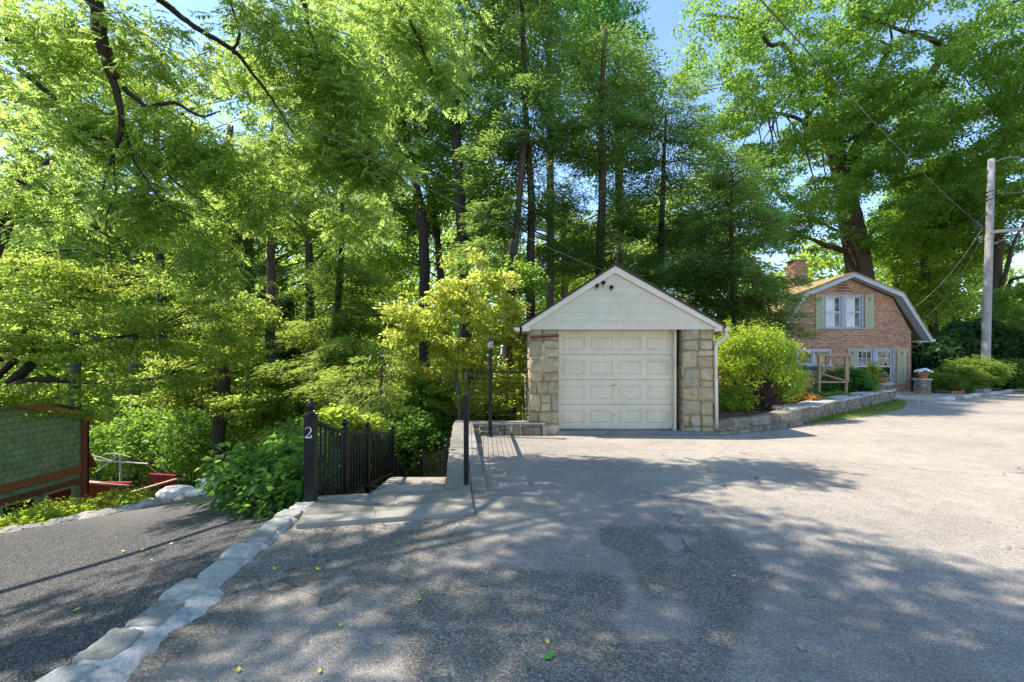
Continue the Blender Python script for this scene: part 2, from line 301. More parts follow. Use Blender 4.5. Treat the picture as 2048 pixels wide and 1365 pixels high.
class MB:
    def __init__(s): s.v = []; s.f = []; s.m = []; s.t = []
    def add(s, vs, fs, mi=0, tint=.5):
        b = len(s.v); s.v += [tuple(float(c) for c in v) for v in vs]; s.t += [tint] * len(vs)
        for f in fs: s.f.append([b + i for i in f]); s.m.append(mi)
        return s
    def hexa(s, b, t, mi=0, tint=.5):     # b, t: four corners bottom and top, ccw
        return s.add(list(b) + list(t), [(3, 2, 1, 0), (4, 5, 6, 7), (0, 1, 5, 4), (1, 2, 6, 5), (2, 3, 7, 6), (3, 0, 4, 7)], mi, tint)
    def box(s, x0, x1, y0, y1, z0, z1, mi=0, tint=.5):
        return s.hexa([(x0, y0, z0), (x1, y0, z0), (x1, y1, z0), (x0, y1, z0)], [(x0, y0, z1), (x1, y0, z1), (x1, y1, z1), (x0, y1, z1)], mi, tint)
    def prism(s, poly, z0, z1, mi=0, tint=.5):   # poly xy ccw; z may be callables
        n = len(poly); g = lambda z, p: z(*p) if callable(z) else z
        vs = [(x, y, g(z0, (x, y))) for x, y in poly] + [(x, y, g(z1, (x, y))) for x, y in poly]
        return s.add(vs, [tuple(range(n - 1, -1, -1)), tuple(range(n, 2 * n))] + [(i, (i + 1) % n, n + (i + 1) % n, n + i) for i in range(n)], mi, tint)
    def bar(s, a, b, w, h=None, mi=0, tint=.5, up=(0, 0, 1)):
        h = h or w; a = Vector(a); b = Vector(b); d = (b - a).normalized(); u = Vector(up)
        if abs(d.dot(u)) > .98: u = Vector((0, 1, 0))
        x = d.cross(u).normalized() * w / 2; y = x.cross(d).normalized() * h / 2
        c = [-x - y, x - y, x + y, -x + y]
        return s.add([a + k for k in c] + [b + k for k in c], [(0, 1, 2, 3), (7, 6, 5, 4), (1, 0, 4, 5), (2, 1, 5, 6), (3, 2, 6, 7), (0, 3, 7, 4)], mi, tint)
    def tube(s, pts, rad, n=8, mi=0, tint=.5):
        pts = [Vector(p) for p in pts]; k = len(pts)
        if isinstance(rad, (int, float)): rad = [rad] * k
        d0 = (pts[1] - pts[0]).normalized(); u = Vector((0, 0, 1)) if abs(d0.z) < .9 else Vector((1, 0, 0))
        x = d0.cross(u).normalized(); vs = []
        for i, p in enumerate(pts):
            d = (pts[min(i + 1, k - 1)] - pts[max(i - 1, 0)]).normalized()
            x = (x - d * x.dot(d)).normalized(); y = d.cross(x)
            for j in range(n):
                a = 2 * math.pi * j / n; vs.append(p + (x * math.cos(a) + y * math.sin(a)) * rad[i])
        fs = [(i * n + j, i * n + (j + 1) % n, (i + 1) * n + (j + 1) % n, (i + 1) * n + j) for i in range(k - 1) for j in range(n)]
        fs += [tuple(range(n - 1, -1, -1)), tuple((k - 1) * n + j for j in range(n))]
        return s.add(vs, fs, mi, tint)
    def lathe(s, c, prof, n=16, mi=0, tint=.5):
        vs = [(c[0] + r * math.cos(2 * math.pi * j / n), c[1] + r * math.sin(2 * math.pi * j / n), c[2] + z) for r, z in prof for j in range(n)]
        k = len(prof)
        fs = [(i * n + j, i * n + (j + 1) % n, (i + 1) * n + (j + 1) % n, (i + 1) * n + j) for i in range(k - 1) for j in range(n)]
        fs += [tuple(range(n - 1, -1, -1)), tuple((k - 1) * n + j for j in range(n))]
        return s.add(vs, fs, mi, tint)
    def build(s, name, mats, parent=None, loc=None, smooth=False, bev=0):
        o_ = offs(parent, loc); me = bpy.data.meshes.new(name)
        me.from_pydata([(x - o_[0], y - o_[1], z - o_[2]) for x, y, z in s.v], [], s.f)
        if not isinstance(mats, (list, tuple)): mats = [mats]
        for m in mats: me.materials.append(m)
        me.polygons.foreach_set('material_index', s.m)
        a = me.attributes.new('tint', 'FLOAT', 'POINT'); a.data.foreach_set('value', s.t); me.update()
        o = link(name, me, parent, loc, smooth)
        if bev:
            b = o.modifiers.new('bevel', 'BEVEL'); b.width = bev; b.segments = 2; b.limit_method = 'ANGLE'
        return o

def np_mesh(name, V, Q, mat, tint, parent=None, loc=None, smooth=False):
    o_ = offs(parent, loc); V = (V - o_).astype(np.float32); k = Q.shape[1]
    me = bpy.data.meshes.new(name); me.vertices.add(len(V)); me.vertices.foreach_set('co', V.ravel())
    me.loops.add(Q.size); me.loops.foreach_set('vertex_index', Q.astype(np.int32).ravel())
    me.polygons.add(len(Q)); me.polygons.foreach_set('loop_start', np.arange(0, Q.size, k, dtype=np.int32))
    me.polygons.foreach_set('loop_total', np.full(len(Q), k, np.int32))
    me.materials.append(mat); a = me.attributes.new('tint', 'FLOAT', 'POINT'); a.data.foreach_set('value', tint.astype(np.float32))
    me.update(calc_edges=True); return link(name, me, parent, loc, smooth)

# ------------------------------------------------------------------ leaves
def unit(a): return a / np.maximum(np.linalg.norm(a, axis=-1, keepdims=True), 1e-9)
def leaf_quads(pos, ax, nr, Ln, Wd, tint, fold=.12):
    ax = unit(ax); side = unit(np.cross(ax, nr)); nr = np.cross(side, ax)
    Ln = Ln[:, None]; Wd = Wd[:, None]
    mid = pos + ax * Ln * .45 + nr * Wd * fold
    V = np.stack([pos, mid + side * Wd * .5, pos + ax * Ln - nr * Ln * .12, mid - side * Wd * .5], 1).reshape(-1, 3)
    return V, np.repeat(tint, 4)
def quads(n): return np.arange(n * 4).reshape(-1, 4)
def clump_leaves(g, C, rad, flat, n, size, mode='broad', trunk=None, droop=0., aspect=.62):
    Mn = len(C); d = g.normal(size=(Mn, n, 3)); d = unit(d) * (g.random((Mn, n, 1)) ** .45)
    sc = np.stack([rad, rad, rad * flat], -1)[:, None, :]
    off = d * sc
    pos = C[:, None, :] + off
    if trunk is not None:
        out = C - trunk; out[:, 2] = 0; out = unit(out)[:, None, :]
        pos = pos + np.concatenate([np.zeros((Mn, n, 2)), -droop * (np.sum(off * out, -1, keepdims=True))], -1)
    else: out = np.zeros((Mn, 1, 3))
    pos = pos.reshape(-1, 3); K = len(pos)
    rnd = g.normal(size=(K, 3)); offf = off.reshape(-1, 3) / np.repeat(rad, n)[:, None]
    if mode == 'needle':
        ax = np.repeat(out, n, 1).reshape(-1, 3) * .9 + offf * .9 + rnd * np.array([.35, .35, .16]) - np.array([0, 0, .22])
        nr = np.array([0, 0, 1.]) + rnd[:, [1, 2, 0]] * .25
    else:
        ax = offf * .6 + rnd * np.array([.8, .8, .45]) - np.array([0, 0, .25])
        nr = np.array([0, 0, 1.]) + rnd[:, [1, 2, 0]] * .55
    s = size * g.uniform(.65, 1.3, K)
    ct = np.repeat(np.clip(g.normal(.5, .2, Mn), 0, 1), n)
    t = np.clip(ct * .6 + g.random(K) * .5 - .05, 0, 1)
    return leaf_quads(pos, ax, nr, s, s * aspect * g.uniform(.8, 1.2, K), t)

def ell(px, py, Y, rpx, rpy, rY): return (P(px, py, Y), np.array([rpx * Y / F, rY, rpy * Y / F]))
def sample_crown(g, ells, n, hollow=.35, gap=.0, gs=1.0):
    vol = np.array([np.prod(r) ** (2 / 3) for c, r in ells]); vol /= vol.sum(); out = []
    ph = g.random(6) * 6.28
    while sum(map(len, out)) < n:
        i = g.choice(len(ells), n, p=vol); c = np.array([ells[k][0] for k in i]); r = np.array([ells[k][1] for k in i])
        d = unit(g.normal(size=(n, 3))); q = (hollow + (1 - hollow) * g.random((n, 1))) ** .6
        p = c + d * q * r
        f = gs * np.array([1.3, 1.1, 1.7])
        nz = np.sin(p[:, 0] * f[0] + ph[0]) * np.sin(p[:, 2] * f[2] + ph[1]) + .6 * np.sin(p[:, 0] * f[0] * 2.1 + p[:, 2] * f[1] + ph[2]) * np.sin(p[:, 1] * f[1] + ph[3])
        out.append(p[nz > gap - 1.0 + .3 * g.random(n)])
    return np.concatenate(out)[:n]

def interp_path(path, k):
    pts = np.array([p[:3] for p in path], float); r = np.array([p[3] for p in path], float)
    t = np.linspace(0, len(pts) - 1, k); i = np.minimum(t.astype(int), len(pts) - 2); u = (t - i)[:, None]
    p0 = pts[np.maximum(i - 1, 0)]; p1 = pts[i]; p2 = pts[i + 1]; p3 = pts[np.minimum(i + 2, len(pts) - 1)]
    q = .5 * ((2 * p1) + (p2 - p0) * u + (2 * p0 - 5 * p1 + 4 * p2 - p3) * u ** 2 + (3 * p1 - p0 - 3 * p2 + p3) * u ** 3)
    return q, np.interp(t, range(len(r)), r)

def tree(name, label, cat, path, ells, lm, bark, nclump, nleaf, size, crad, flat=.45, mode='broad', seed=1, extra=(), gap=.2, gs=1.0,
         group=None, droop=0., limbs=None, aspect=.62, twig=.012, tilt=.45, crown='crown', trunkname='trunk', hollow=.3):
    g = np.random.default_rng(seed); mb = MB(); size *= .84; nleaf = int(nleaf * 1.28)
    q, r = interp_path(path, max(10, len(path) * 5))
    wob = np.cumsum(g.normal(0, .012, (len(q), 3)), 0) * r[0] * 2; wob[:, 2] = 0; q = q + wob - wob[len(q) // 2]
    r = r * (1 + g.normal(0, .03, len(r)))
    r[0] *= 1.25
    root = thing(name, label, cat, q[0], group)
    mb.tube(q, list(r), 12)
    nodes = [(q[i], r[i]) for i in range(len(q))]
    if mode == 'needle' and r[0] > .1:
        zt_ = (q[-1][2] - q[0][2])
        for _ in range(26):
            i_ = int(g.integers(2, max(3, int(len(q) * .8)))); a_ = g.random() * 6.28; l_ = g.uniform(.25, 1.3); d_ = np.array([math.cos(a_), math.sin(a_), g.uniform(-.25, .35)]); p_ = q[i_] + (q[i_ - 1] - q[i_]) * g.random()
            mb.tube([p_, p_ + d_ * l_ * .5 + g.normal(0, .04, 3), p_ + d_ * l_ + g.normal(0, .1, 3) - [0, 0, .1 * l_]], [.02, .012, .004], 5)
    for e in extra:
        qe, re = interp_path(e, max(8, len(e) * 5)); mb.tube(qe, list(re * (1 + g.normal(0, .05, len(re)))), 9)
        nodes += [(qe[i], re[i]) for i in range(len(qe))]
    if ells:
        C = sample_crown(g, ells, nclump, hollow, gap, gs)
        NP = np.array([x[0] for x in nodes]); NR = np.array([x[1] for x in nodes])
        nl = limbs if limbs is not None else max(8, nclump // 12)
        LP = [NP[i] for i in range(len(NP))]; 
        lp = NP.copy(); lr = NR.copy()
        for i in g.choice(len(C), min(nl, len(C)), replace=False):
            t = C[i]; tgt = t.copy(); hd = np.linalg.norm((NP - t)[:, :2], axis=1)
            cost = np.linalg.norm(NP - (t - np.array([0, 0, 1.]) * (hd * tilt)[:, None]), axis=1)
            j = int(np.argmin(cost)); a = NP[j]; d = np.linalg.norm(t - a)
            if d < .25: continue
            s_ = np.linspace(0, 1, 7)[:, None]
            m_ = (a + t) / 2 + np.array([0, 0, d * (.10 if mode != 'needle' else .05)]) + g.normal(0, .06, 3) * d
            c_ = (1 - s_) ** 2 * a + 2 * s_ * (1 - s_) * m_ + s_ ** 2 * t + g.normal(0, .012, (7, 3)) * d * np.sin(s_ * 3.14)
            r0 = min(NR[j] * .6, twig * (.8 + d * .75)); rr = np.linspace(r0, max(twig * .4, r0 * .18), 7)
            mb.tube(c_, list(rr), 6); lp = np.concatenate([lp, c_[1:]]); lr = np.concatenate([lr, rr[1:]])
        dmin = np.array([np.min(np.linalg.norm(lp - c, axis=1)) for c in C]); cap = len(lp); buf = np.concatenate([lp, np.zeros((len(C) * 2, 3))]); rbuf = np.concatenate([lr, np.zeros(len(C) * 2)])
        for c in C[np.argsort(dmin)]:
            dd = np.linalg.norm(buf[:cap] - c, axis=1) + .25 * np.maximum(0, buf[:cap, 2] - c[2]); j = int(np.argmin(dd)); d = dd[j]
            if d < crad * .3: continue
            a = buf[j]; m_ = (a + c) / 2 + g.normal(0, .08, 3) * d; rt = min(rbuf[j] * .75, twig * .55)
            mb.tube([a, m_, c, c + (c - m_) * .5], [rt, rt * .85, rt * .7, rt * .4], 4)
            buf[cap] = m_; buf[cap + 1] = c; rbuf[cap] = rt * .9; rbuf[cap + 1] = rt * .8; cap += 2
        rad = crad * g.uniform(.7, 1.35, len(C))
        V, T = clump_leaves(g, C, rad, flat, nleaf, size, mode, trunk=q[len(q) // 2] if (mode == 'needle' or droop) else None, droop=droop, aspect=aspect)
        np_mesh(crown, V, quads(len(V) // 4), lm, T, root)
    mb.build(trunkname, bark, root, smooth=True)
    return root

def T(px, py, Y, r): p = P(px, py, Y); return (p[0], p[1], p[2], r)

# ------------------------------------------------------------------ ground
def in_poly(x, y, poly):
    ins = np.zeros(x.shape, bool); n = len(poly)
    for i in range(n):
        x1, y1 = poly[i]; x2, y2 = poly[(i + 1) % n]
        if y1 == y2: continue
        c = ((y1 > y) != (y2 > y)) & (x < (x2 - x1) * (y - y1) / (y2 - y1) + x1); ins ^= c
    return ins
def dip(x, y): return -.07 * sm(6, 9.6, y) * (1 - sm(4.5, 8, x))
def gz(x, y): return -.05 + .16 * (np.minimum(x, -2.1) + 2.1) - .03 * (y - 3)
def grid_mesh(name, xs, ys, zf, mat, polyfn=None, attrs=None, kind='structure', smooth=True):
    X, Y = np.meshgrid(xs, ys); Z = zf(X, Y); V = np.stack([X, Y, Z], -1).reshape(-1, 3); nx = len(xs); ny = len(ys)
    I = (np.arange(ny - 1)[:, None] * nx + np.arange(nx - 1)[None, :]).ravel()
    Q = np.stack([I, I + 1, I + 1 + nx, I + nx], 1)
    if polyfn is not None:
        cx = V[Q, 0].mean(1); cy = V[Q, 1].mean(1); Q = Q[polyfn(cx, cy)]
        used = np.unique(Q); mp = np.full(len(V), -1); mp[used] = np.arange(len(used)); Q = mp[Q]
    else: used = np.arange(len(V))
    o = np_mesh(name, V[used], Q, mat, np.full(len(used), .5), smooth=smooth)
    if attrs:
        for k, a in attrs(X, Y).items():
            at = o.data.attributes.new(k, 'FLOAT', 'POINT'); at.data.foreach_set('value', a.reshape(-1)[used].astype(np.float32))
    o['kind'] = kind; return o

WALL = [(4.45, 9.95), (6.8, 10.9), (14.75, 17.5)]              # foot of the rubble retaining wall
def terr(x, y):
    x = np.asarray(x, float); y = np.asarray(y, float)
    east = -.08 + dip(x, y) - .38 * np.clip(y - 10.6, 0, 9) * (1 - sm(4.5, 9, x))
    west = gz(np.maximum(x, -14), np.minimum(y, 9)) - .07 - .42 * np.clip(y - 7.7 - .12 * (x + 5), 0, 9)
    stair = -.2 - .36 * np.clip(y - 5.5, 0, 9)
    ws = sm(-2.1, -2.35, x)
    mid = np.where(y < 5.3, -.1, stair)
    wfac = sm(5.0, 5.6, y)
    wst = west * (1 - wfac * sm(-4.2, -2.6, x)) + np.minimum(west, stair) * wfac * sm(-4.2, -2.6, x)
    z = np.where(x < -2.2, wst, np.where(x < -.95, mid, east))
    z = z + .1 * np.sin(x * .7) * np.sin(y * .5) * sm(12, 20, y)
    return z
def warp(a, b, fine0, fine1, f, c):
    return np.unique(np.concatenate([np.arange(a, fine0, c), np.arange(fine0, fine1, f), np.arange(fine1, b + c, c)]).round(4))
xs = np.unique(np.concatenate([np.linspace(-300, -20, 20), np.arange(-20, 30, .25), np.linspace(30, 300, 20)]))
ys = np.unique(np.concatenate([np.linspace(-60, -3, 12), np.arange(-3, 26, .25), np.linspace(26, 400, 40)]))
grid_mesh('terrain', xs, ys, terr, M['terrain'])

ROADPOLY = [(-2.13, -12), (-2.13, 4.45), (-1.6, 5.25), (-.7, 5.45), (-1.0, 10.1), (1.0, 10.1), (1.0, 10.5), (4.4, 10.5), (4.6, 10.1), (6.8, 11.05), (14.6, 17.4), (16.2, 17.3), (22.2, 21.2), (27, 24.4), (48, 38), (60, 20), (60, -12)]
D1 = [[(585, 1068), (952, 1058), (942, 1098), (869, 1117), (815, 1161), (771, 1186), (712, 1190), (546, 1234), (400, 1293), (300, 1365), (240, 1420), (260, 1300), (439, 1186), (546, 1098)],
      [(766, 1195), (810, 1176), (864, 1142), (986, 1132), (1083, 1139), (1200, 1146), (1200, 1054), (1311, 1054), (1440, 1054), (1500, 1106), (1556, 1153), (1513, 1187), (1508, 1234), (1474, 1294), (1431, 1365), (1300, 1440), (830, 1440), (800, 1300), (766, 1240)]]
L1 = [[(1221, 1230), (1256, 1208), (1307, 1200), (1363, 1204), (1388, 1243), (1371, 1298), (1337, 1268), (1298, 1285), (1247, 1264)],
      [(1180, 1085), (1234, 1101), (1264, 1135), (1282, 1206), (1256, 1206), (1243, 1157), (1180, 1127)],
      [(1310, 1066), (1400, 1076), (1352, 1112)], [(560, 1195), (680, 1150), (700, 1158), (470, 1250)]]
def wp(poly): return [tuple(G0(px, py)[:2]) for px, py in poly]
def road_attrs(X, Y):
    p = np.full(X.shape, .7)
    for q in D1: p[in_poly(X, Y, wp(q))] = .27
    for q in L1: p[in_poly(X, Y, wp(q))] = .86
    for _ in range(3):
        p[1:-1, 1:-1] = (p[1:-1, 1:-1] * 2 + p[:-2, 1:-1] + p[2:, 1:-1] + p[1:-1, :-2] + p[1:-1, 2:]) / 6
    return {'patch': p, 'far': sm(3.5, 6.5, X * .8 + Y * .45)}  # second mask marks the sunlit road beyond the tree shade, lightened in the colour
xs = np.unique(np.concatenate([np.arange(-2.13, 4.5, .045), np.arange(4.5, 17, .09), np.arange(17, 60, 1.)]))
ys = np.unique(np.concatenate([np.arange(-12, 1, 1.), np.arange(1, 7, .045), np.arange(7, 18, .09), np.arange(18, 39, 1.)]))
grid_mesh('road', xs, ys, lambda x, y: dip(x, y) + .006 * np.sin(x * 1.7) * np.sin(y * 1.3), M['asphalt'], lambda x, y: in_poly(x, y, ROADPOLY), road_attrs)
GPOLY = [(-2.14, -6), (-2.22, 4.9), (-3.0, 5.6), (-3.6, 7.9), (-5.0, 7.75), (-6.1, 7.35), (-8.0, 6.9), (-14, 6.2), (-14, -6)]
xs = np.unique(np.concatenate([np.arange(-14, -8, .3), np.arange(-8, -2.05, .08)])); ys = np.unique(np.concatenate([np.arange(-6, 1, .4), np.arange(1, 8, .08)]))
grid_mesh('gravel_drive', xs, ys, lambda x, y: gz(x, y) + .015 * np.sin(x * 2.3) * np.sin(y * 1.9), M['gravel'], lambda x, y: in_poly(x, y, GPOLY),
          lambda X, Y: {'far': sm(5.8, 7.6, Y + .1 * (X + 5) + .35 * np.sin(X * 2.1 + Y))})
# raised garden bed behind the wall
mb = MB(); mb.prism([(4.55, 10.3), (6.75, 11.25), (14.5, 17.9), (13.2, 21.6), (4.55, 16.0)], -.06, .27)
o = mb.build('garden_soil', M['mulch']); o['kind'] = 'structure'
mb = MB(); mb.prism([(14.6, 17.45), (16.2, 17.35), (20.6, 20.3), (20.6, 21.9), (14.3, 21.9)], -.05, .035)
o = mb.build('patio_paving', M['concrete']); o['kind'] = 'structure'
mb = MB(); mb.prism([(19.3, 21.2), (22.4, 21.3), (28, 25), (46, 38.5), (44, 45), (19.3, 32)], -.05, .16)
o = mb.build('planting_bank', M['mulch']); o['kind'] = 'structure'

# ------------------------------------------------------------------ masonry helper
def split_rects(g, x0, x1, y0, y1, mw, mh, out):
    w_, h_ = x1 - x0, y1 - y0
    if w_ > mw * g.uniform(.8, 1.25) and w_ / mw >= h_ / mh * .8:
        c = x0 + w_ * g.uniform(.28, .72); split_rects(g, x0, c, y0, y1, mw, mh, out); split_rects(g, c, x1, y0, y1, mw, mh, out)
    elif h_ > mh * g.uniform(.8, 1.25):
        c = y0 + h_ * g.uniform(.3, .7); split_rects(g, x0, x1, y0, c, mw, mh, out); split_rects(g, x0, x1, c, y1, mw, mh, out)
    else: out.append((x0, x1, y0, y1))
def stones(mb, g, fn, u0, u1, v0, v1, mw=.42, mh=.28, gapw=.007, bulge=.022, mi=1, rects=None):
    # fn(u, v, d) -> world point; d = out of the face
    rc = []
    if rects is None: split_rects(g, u0, u1, v0, v1, mw, mh, rc)
    else: rc = rects
    k = 9
    for a, b, c, d in rc:
        jit = g.uniform(-1, 1, (4, 2)) * min(b - a, d - c) * .07 * (gapw > .006); t = float(np.clip(g.normal(.5, .25), 0, 1)); bl = bulge * g.uniform(.6, 1.4)
        tu = g.uniform(-.25, .25); tv = g.uniform(-.25, .25); vs = []
        for j in range(k):
            for i in range(k):
                s, r_ = i / (k - 1), j / (k - 1)
                s2 = .5 - .5 * math.cos(math.pi * s); r2 = .5 - .5 * math.cos(math.pi * r_)
                w4 = [(1 - s2) * (1 - r2), s2 * (1 - r2), s2 * r2, (1 - s2) * r2]
                du = sum(w4[q] * jit[q][0] for q in range(4)); dv = sum(w4[q] * jit[q][1] for q in range(4))
                rc_ = 1 - .10 * (abs(2 * s2 - 1) * abs(2 * r2 - 1)) ** 3
                uu = (a + b) / 2 + (s2 - .5) * (b - a - gapw * 2) * rc_ + du; vv = (c + d) / 2 + (r2 - .5) * (d - c - gapw * 2) * rc_ + dv
                e = (1 - abs(2 * s2 - 1) ** 12) * (1 - abs(2 * r2 - 1) ** 12)
                h = -.02 + (bl + .02) * e ** .6 * (1 + tu * (2 * s2 - 1) + tv * (2 * r2 - 1)) + (g.normal(0, .008) if e > .2 else 0)
                vs.append(fn(uu, vv, h))
        mb.add(vs, [(j * k + i, j * k + i + 1, (j + 1) * k + i + 1, (j + 1) * k + i) for j in range(k - 1) for i in range(k - 1)], mi, t)

# ------------------------------------------------------------------ garage
GY = 10.0; gx0, gx1 = .37, 4.43
gar = thing('garage', 'small one-car garage with stone corners, white gable and cream panelled door', 'garage', ((gx0 + gx1) / 2, GY, -.07))
rg = np.random.default_rng(5)
dx0, dx1 = 1.04, 3.62; zt = 2.27; zb = -.1
def pillar(xa, xb, jamb_left):
    mb = MB(); mb.box(xa + .01, xb - .01, GY + .012, GY + .6, zb, zt)
    stones(mb, rg, lambda u, v, d: (u, GY - d, v), xa, xb, zb, zt, .46, .36)
    if jamb_left is True:
        stones(mb, rg, lambda u, v, d: (xa - d * .6 + .01, GY + .4 - u, v), 0, .4, zb, zt, .3, .3, bulge=.02)
    return mb.build('stone_pillar', [M['mortar'], M['stone']], gar, smooth=True)
pillar(gx0, dx0 - .005, False); pillar(dx1 + .14, gx1, True)
mb = MB()
for xa, sgn in ((gx0, -1), (gx1, 1)):
    mb.box(min(xa, xa - sgn * .3) + .012, max(xa, xa - sgn * .3) - .012, GY + .6, GY + 6, zb, zt)
    stones(mb, rg, (lambda u, v, d, xa=xa, sgn=sgn: (xa + sgn * d * .7, GY + (u if sgn > 0 else 6 - u), v)), .0, 6, zb - .6, zt, .6, .36)
mb.box(gx0, gx1, GY + 5.8, GY + 6.05, zb, zt)
mb.build('side_wall', [M['mortar'], M['stone']], gar, smooth=True)
# jamb timber, header, back darkness
mb = MB(); mb.box(dx0 - .03, dx0 + .012, GY + .1, GY + .36, 0, 2.24); mb.box(dx1 - .012, dx1 + .03, GY + .1, GY + .36, 0, 2.24); mb.box(dx0, dx1, GY + .1, GY + .36, 2.235, 2.29)
mb.build('door_frame', M['cream'], gar, bev=.004)
# gable with clapboards
ex0, ex1 = .2, 4.6; px_, pz = 2.24, 3.62; ez = 2.30
gb = MB(); nb = 6; yb = GY - .05
def gable_x(z):
    t = (z - (ez - .03)) / (pz - .06 - (ez - .03)); return ex0 + .08 + (px_ - ex0 - .08) * t, ex1 - .08 + (px_ - ex1 + .08) * t
hs = np.linspace(ez - .06, pz - .06, 8)
for i in range(7):
    z0, z1 = hs[i], hs[i + 1]; a0, b0 = gable_x(z0); a1, b1 = gable_x(z1); a1 = min(a1, b1); w0 = .012
    a0 = max(a0, ex0 + .08); b0 = min(b0, ex1 - .08)
    gb.add([(a0, yb - w0, z0), (b0, yb - w0, z0), (max(b1, a1), yb - .003, z1), (a1, yb - .003, z1), (a0, yb + .03, z0), (b0, yb + .03, z0), (max(b1, a1), yb + .03, z1), (a1, yb + .03, z1)],
           [(0, 1, 2, 3), (1, 0, 4, 5), (2, 1, 5, 6), (0, 3, 7, 4), (5, 4, 7, 6)], 0, .5)
gb.box(gx0 + .02, gx1 - .02, yb + .03, GY + .35, zt + .002, zt + .06)
gb.build('gable_siding', M['siding'], gar)
mb = MB()
for sx, xe in ((-1, ex0), (1, ex1)):      # rake boards
    e = Vector((xe, 0, ez)); p = Vector((px_, 0, pz)); d = (p - e).normalized(); nrm = Vector((-d.z, 0, d.x)) * (1 if d.x < 0 else -1)
    nrm = Vector((-abs(d.z) if xe > px_ else abs(d.z), 0, -abs(d.x)))
    wd = .13
    y0, y1 = yb - .07, yb - .025
    q = [e, p, p + Vector((0, 0, -wd * 1.15)), e + Vector((0.0, 0, -wd * .55)) + Vector((nrm.x * .35, 0, 0)) * .4]
    if sx > 0: q = q[::-1]
    mb.add([(v.x, y0, v.z) for v in q] + [(v.x, y1, v.z) for v in q], [(0, 1, 2, 3), (7, 6, 5, 4), (0, 4, 5, 1), (1, 5, 6, 2), (2, 6, 7, 3), (3, 7, 4, 0)] if sx < 0 else [(0, 1, 2, 3), (7, 6, 5, 4), (0, 4, 5, 1), (1, 5, 6, 2), (2, 6, 7, 3), (3, 7, 4, 0)])
mb.box(ex0 + .02, ex0 + .19, yb - .06, GY + 6, ez - .1, ez - .02); mb.box(ex1 - .19, ex1 - .02, yb - .06, GY + 6, ez - .1, ez - .02)
mb.build('rake_board', M['white'], gar)
mb = MB()
for xe in (ex0, ex1):
    s_ = -1 if xe < px_ else 1; xx = xe + s_ * .04; zz = ez - .025
    mb.add([(px_, yb - .1, pz + .012), (xx, yb - .1, zz), (xx, GY + 6.2, zz), (px_, GY + 6.2, pz + .012), (px_, yb - .1, pz + .055), (xx, yb - .1, zz + .045), (xx, GY + 6.2, zz + .045), (px_, GY + 6.2, pz + .055)],
           [(0, 1, 2, 3), (7, 6, 5, 4), (0, 4, 5, 1), (1, 5, 6, 2), (2, 6, 7, 3)])
mb.build('roof', M['roofbrown'], gar)
for xe, s_ in ((ex0, -1), (ex1, 1)):
    mb = MB(); xa = xe + s_ * .03; xb = xe + s_ * .14
    pr = [(xa, ez - .02), (xb + s_ * .015, ez - .02), (xb, ez - .06), (xb - s_ * .03, ez - .1), (xa, ez - .11)]
    if s_ > 0: pr = pr[::-1]
    n_ = len(pr)
    mb.add([(x, yb - .06, z) for x, z in pr] + [(x, GY + 6, z) for x, z in pr], [tuple(range(n_)), tuple(range(2 * n_ - 1, n_ - 1, -1))] + [(i, n_ + i, n_ + (i + 1) % n_, (i + 1) % n_) for i in range(n_)])
    mb.build('gutter', M['white'], gar)
mb = MB(); mb.tube([(4.7, GY + .02, ez - .09), (4.7, GY + .02, ez - .2), (4.66, GY + .02, ez - .27), (4.53, GY - .0, ez - .33), (4.48, GY - .0, ez - .42), (4.48, GY, 1.15)], .038, 10)
mb.tube([(4.485, GY, 1.15), (4.485, GY - .0, 1.12), (4.5, GY, .0)], .038, 10)
mb.bar((4.43, GY, 1.15), (4.53, GY, 1.15), .1, .02, 0)
mb.build('downspout', M['white'], gar, smooth=True)
# sectional door with raised panels
DY = GY + .25; door = None
mb = MB()
zs = [.02, .57, 1.13, 1.69, 2.235]
mb.box(dx0 + .012, dx1 - .012, DY + .03, DY + .07, .02, 2.235)
for r_ in range(4):
    z0, z1 = zs[r_] + .006, zs[r_ + 1] - .006; mb_y = DY
    cols = np.linspace(dx0 + .02, dx1 - .02, 5)
    # section face built as frame around four raised panels
    mz0, mz1 = z0 + .10, z1 - .13
    mb.box(dx0 + .014, dx1 - .014, DY, DY + .03, z0, mz0); mb.box(dx0 + .014, dx1 - .014, DY, DY + .03, mz1, z1)
    xprev = dx0 + .014
    for c in range(4):
        a, b = cols[c] + .06, cols[c + 1] - .06
        mb.box(xprev, a, DY, DY + .03, mz0, mz1); xprev = b
        i1, i2 = .022, .05; yy = DY + .018
        def ring(i, y): return [(a + i, y, mz0 + i), (b - i, y, mz0 + i), (b - i, y, mz1 - i), (a + i, y, mz1 - i)]
        rs = [ring(0, DY), ring(i1, yy), ring(i1 + .006, yy), ring(i2, DY + .004)]
        vs = sum(rs, []); fs = []
        for k_ in range(3):
            for e_ in range(4): fs.append((k_ * 4 + e_, k_ * 4 + (e_ + 1) % 4, k_ * 4 + 4 + (e_ + 1) % 4, k_ * 4 + 4 + e_))
        fs.append((12, 13, 14, 15)); mb.add(vs, fs)
    mb.box(xprev, dx1 - .014, DY, DY + .03, mz0, mz1)
door = mb.build('garage_door', M['cream'], gar)
mb = MB(); hx = 2.29
mb.bar((hx - .05, DY - .03, 1.0), (hx + .05, DY - .03, 1.0), .016); mb.tube([(hx, DY, 1.0), (hx, DY - .035, 1.0)], .015, 8)
mb.build('door_handle', M['brass'], door)
mb = MB(); mb.tube([(hx, DY, .88), (hx, DY - .012, .88)], .012, 8); mb.build('keyhole', M['brass'], door)
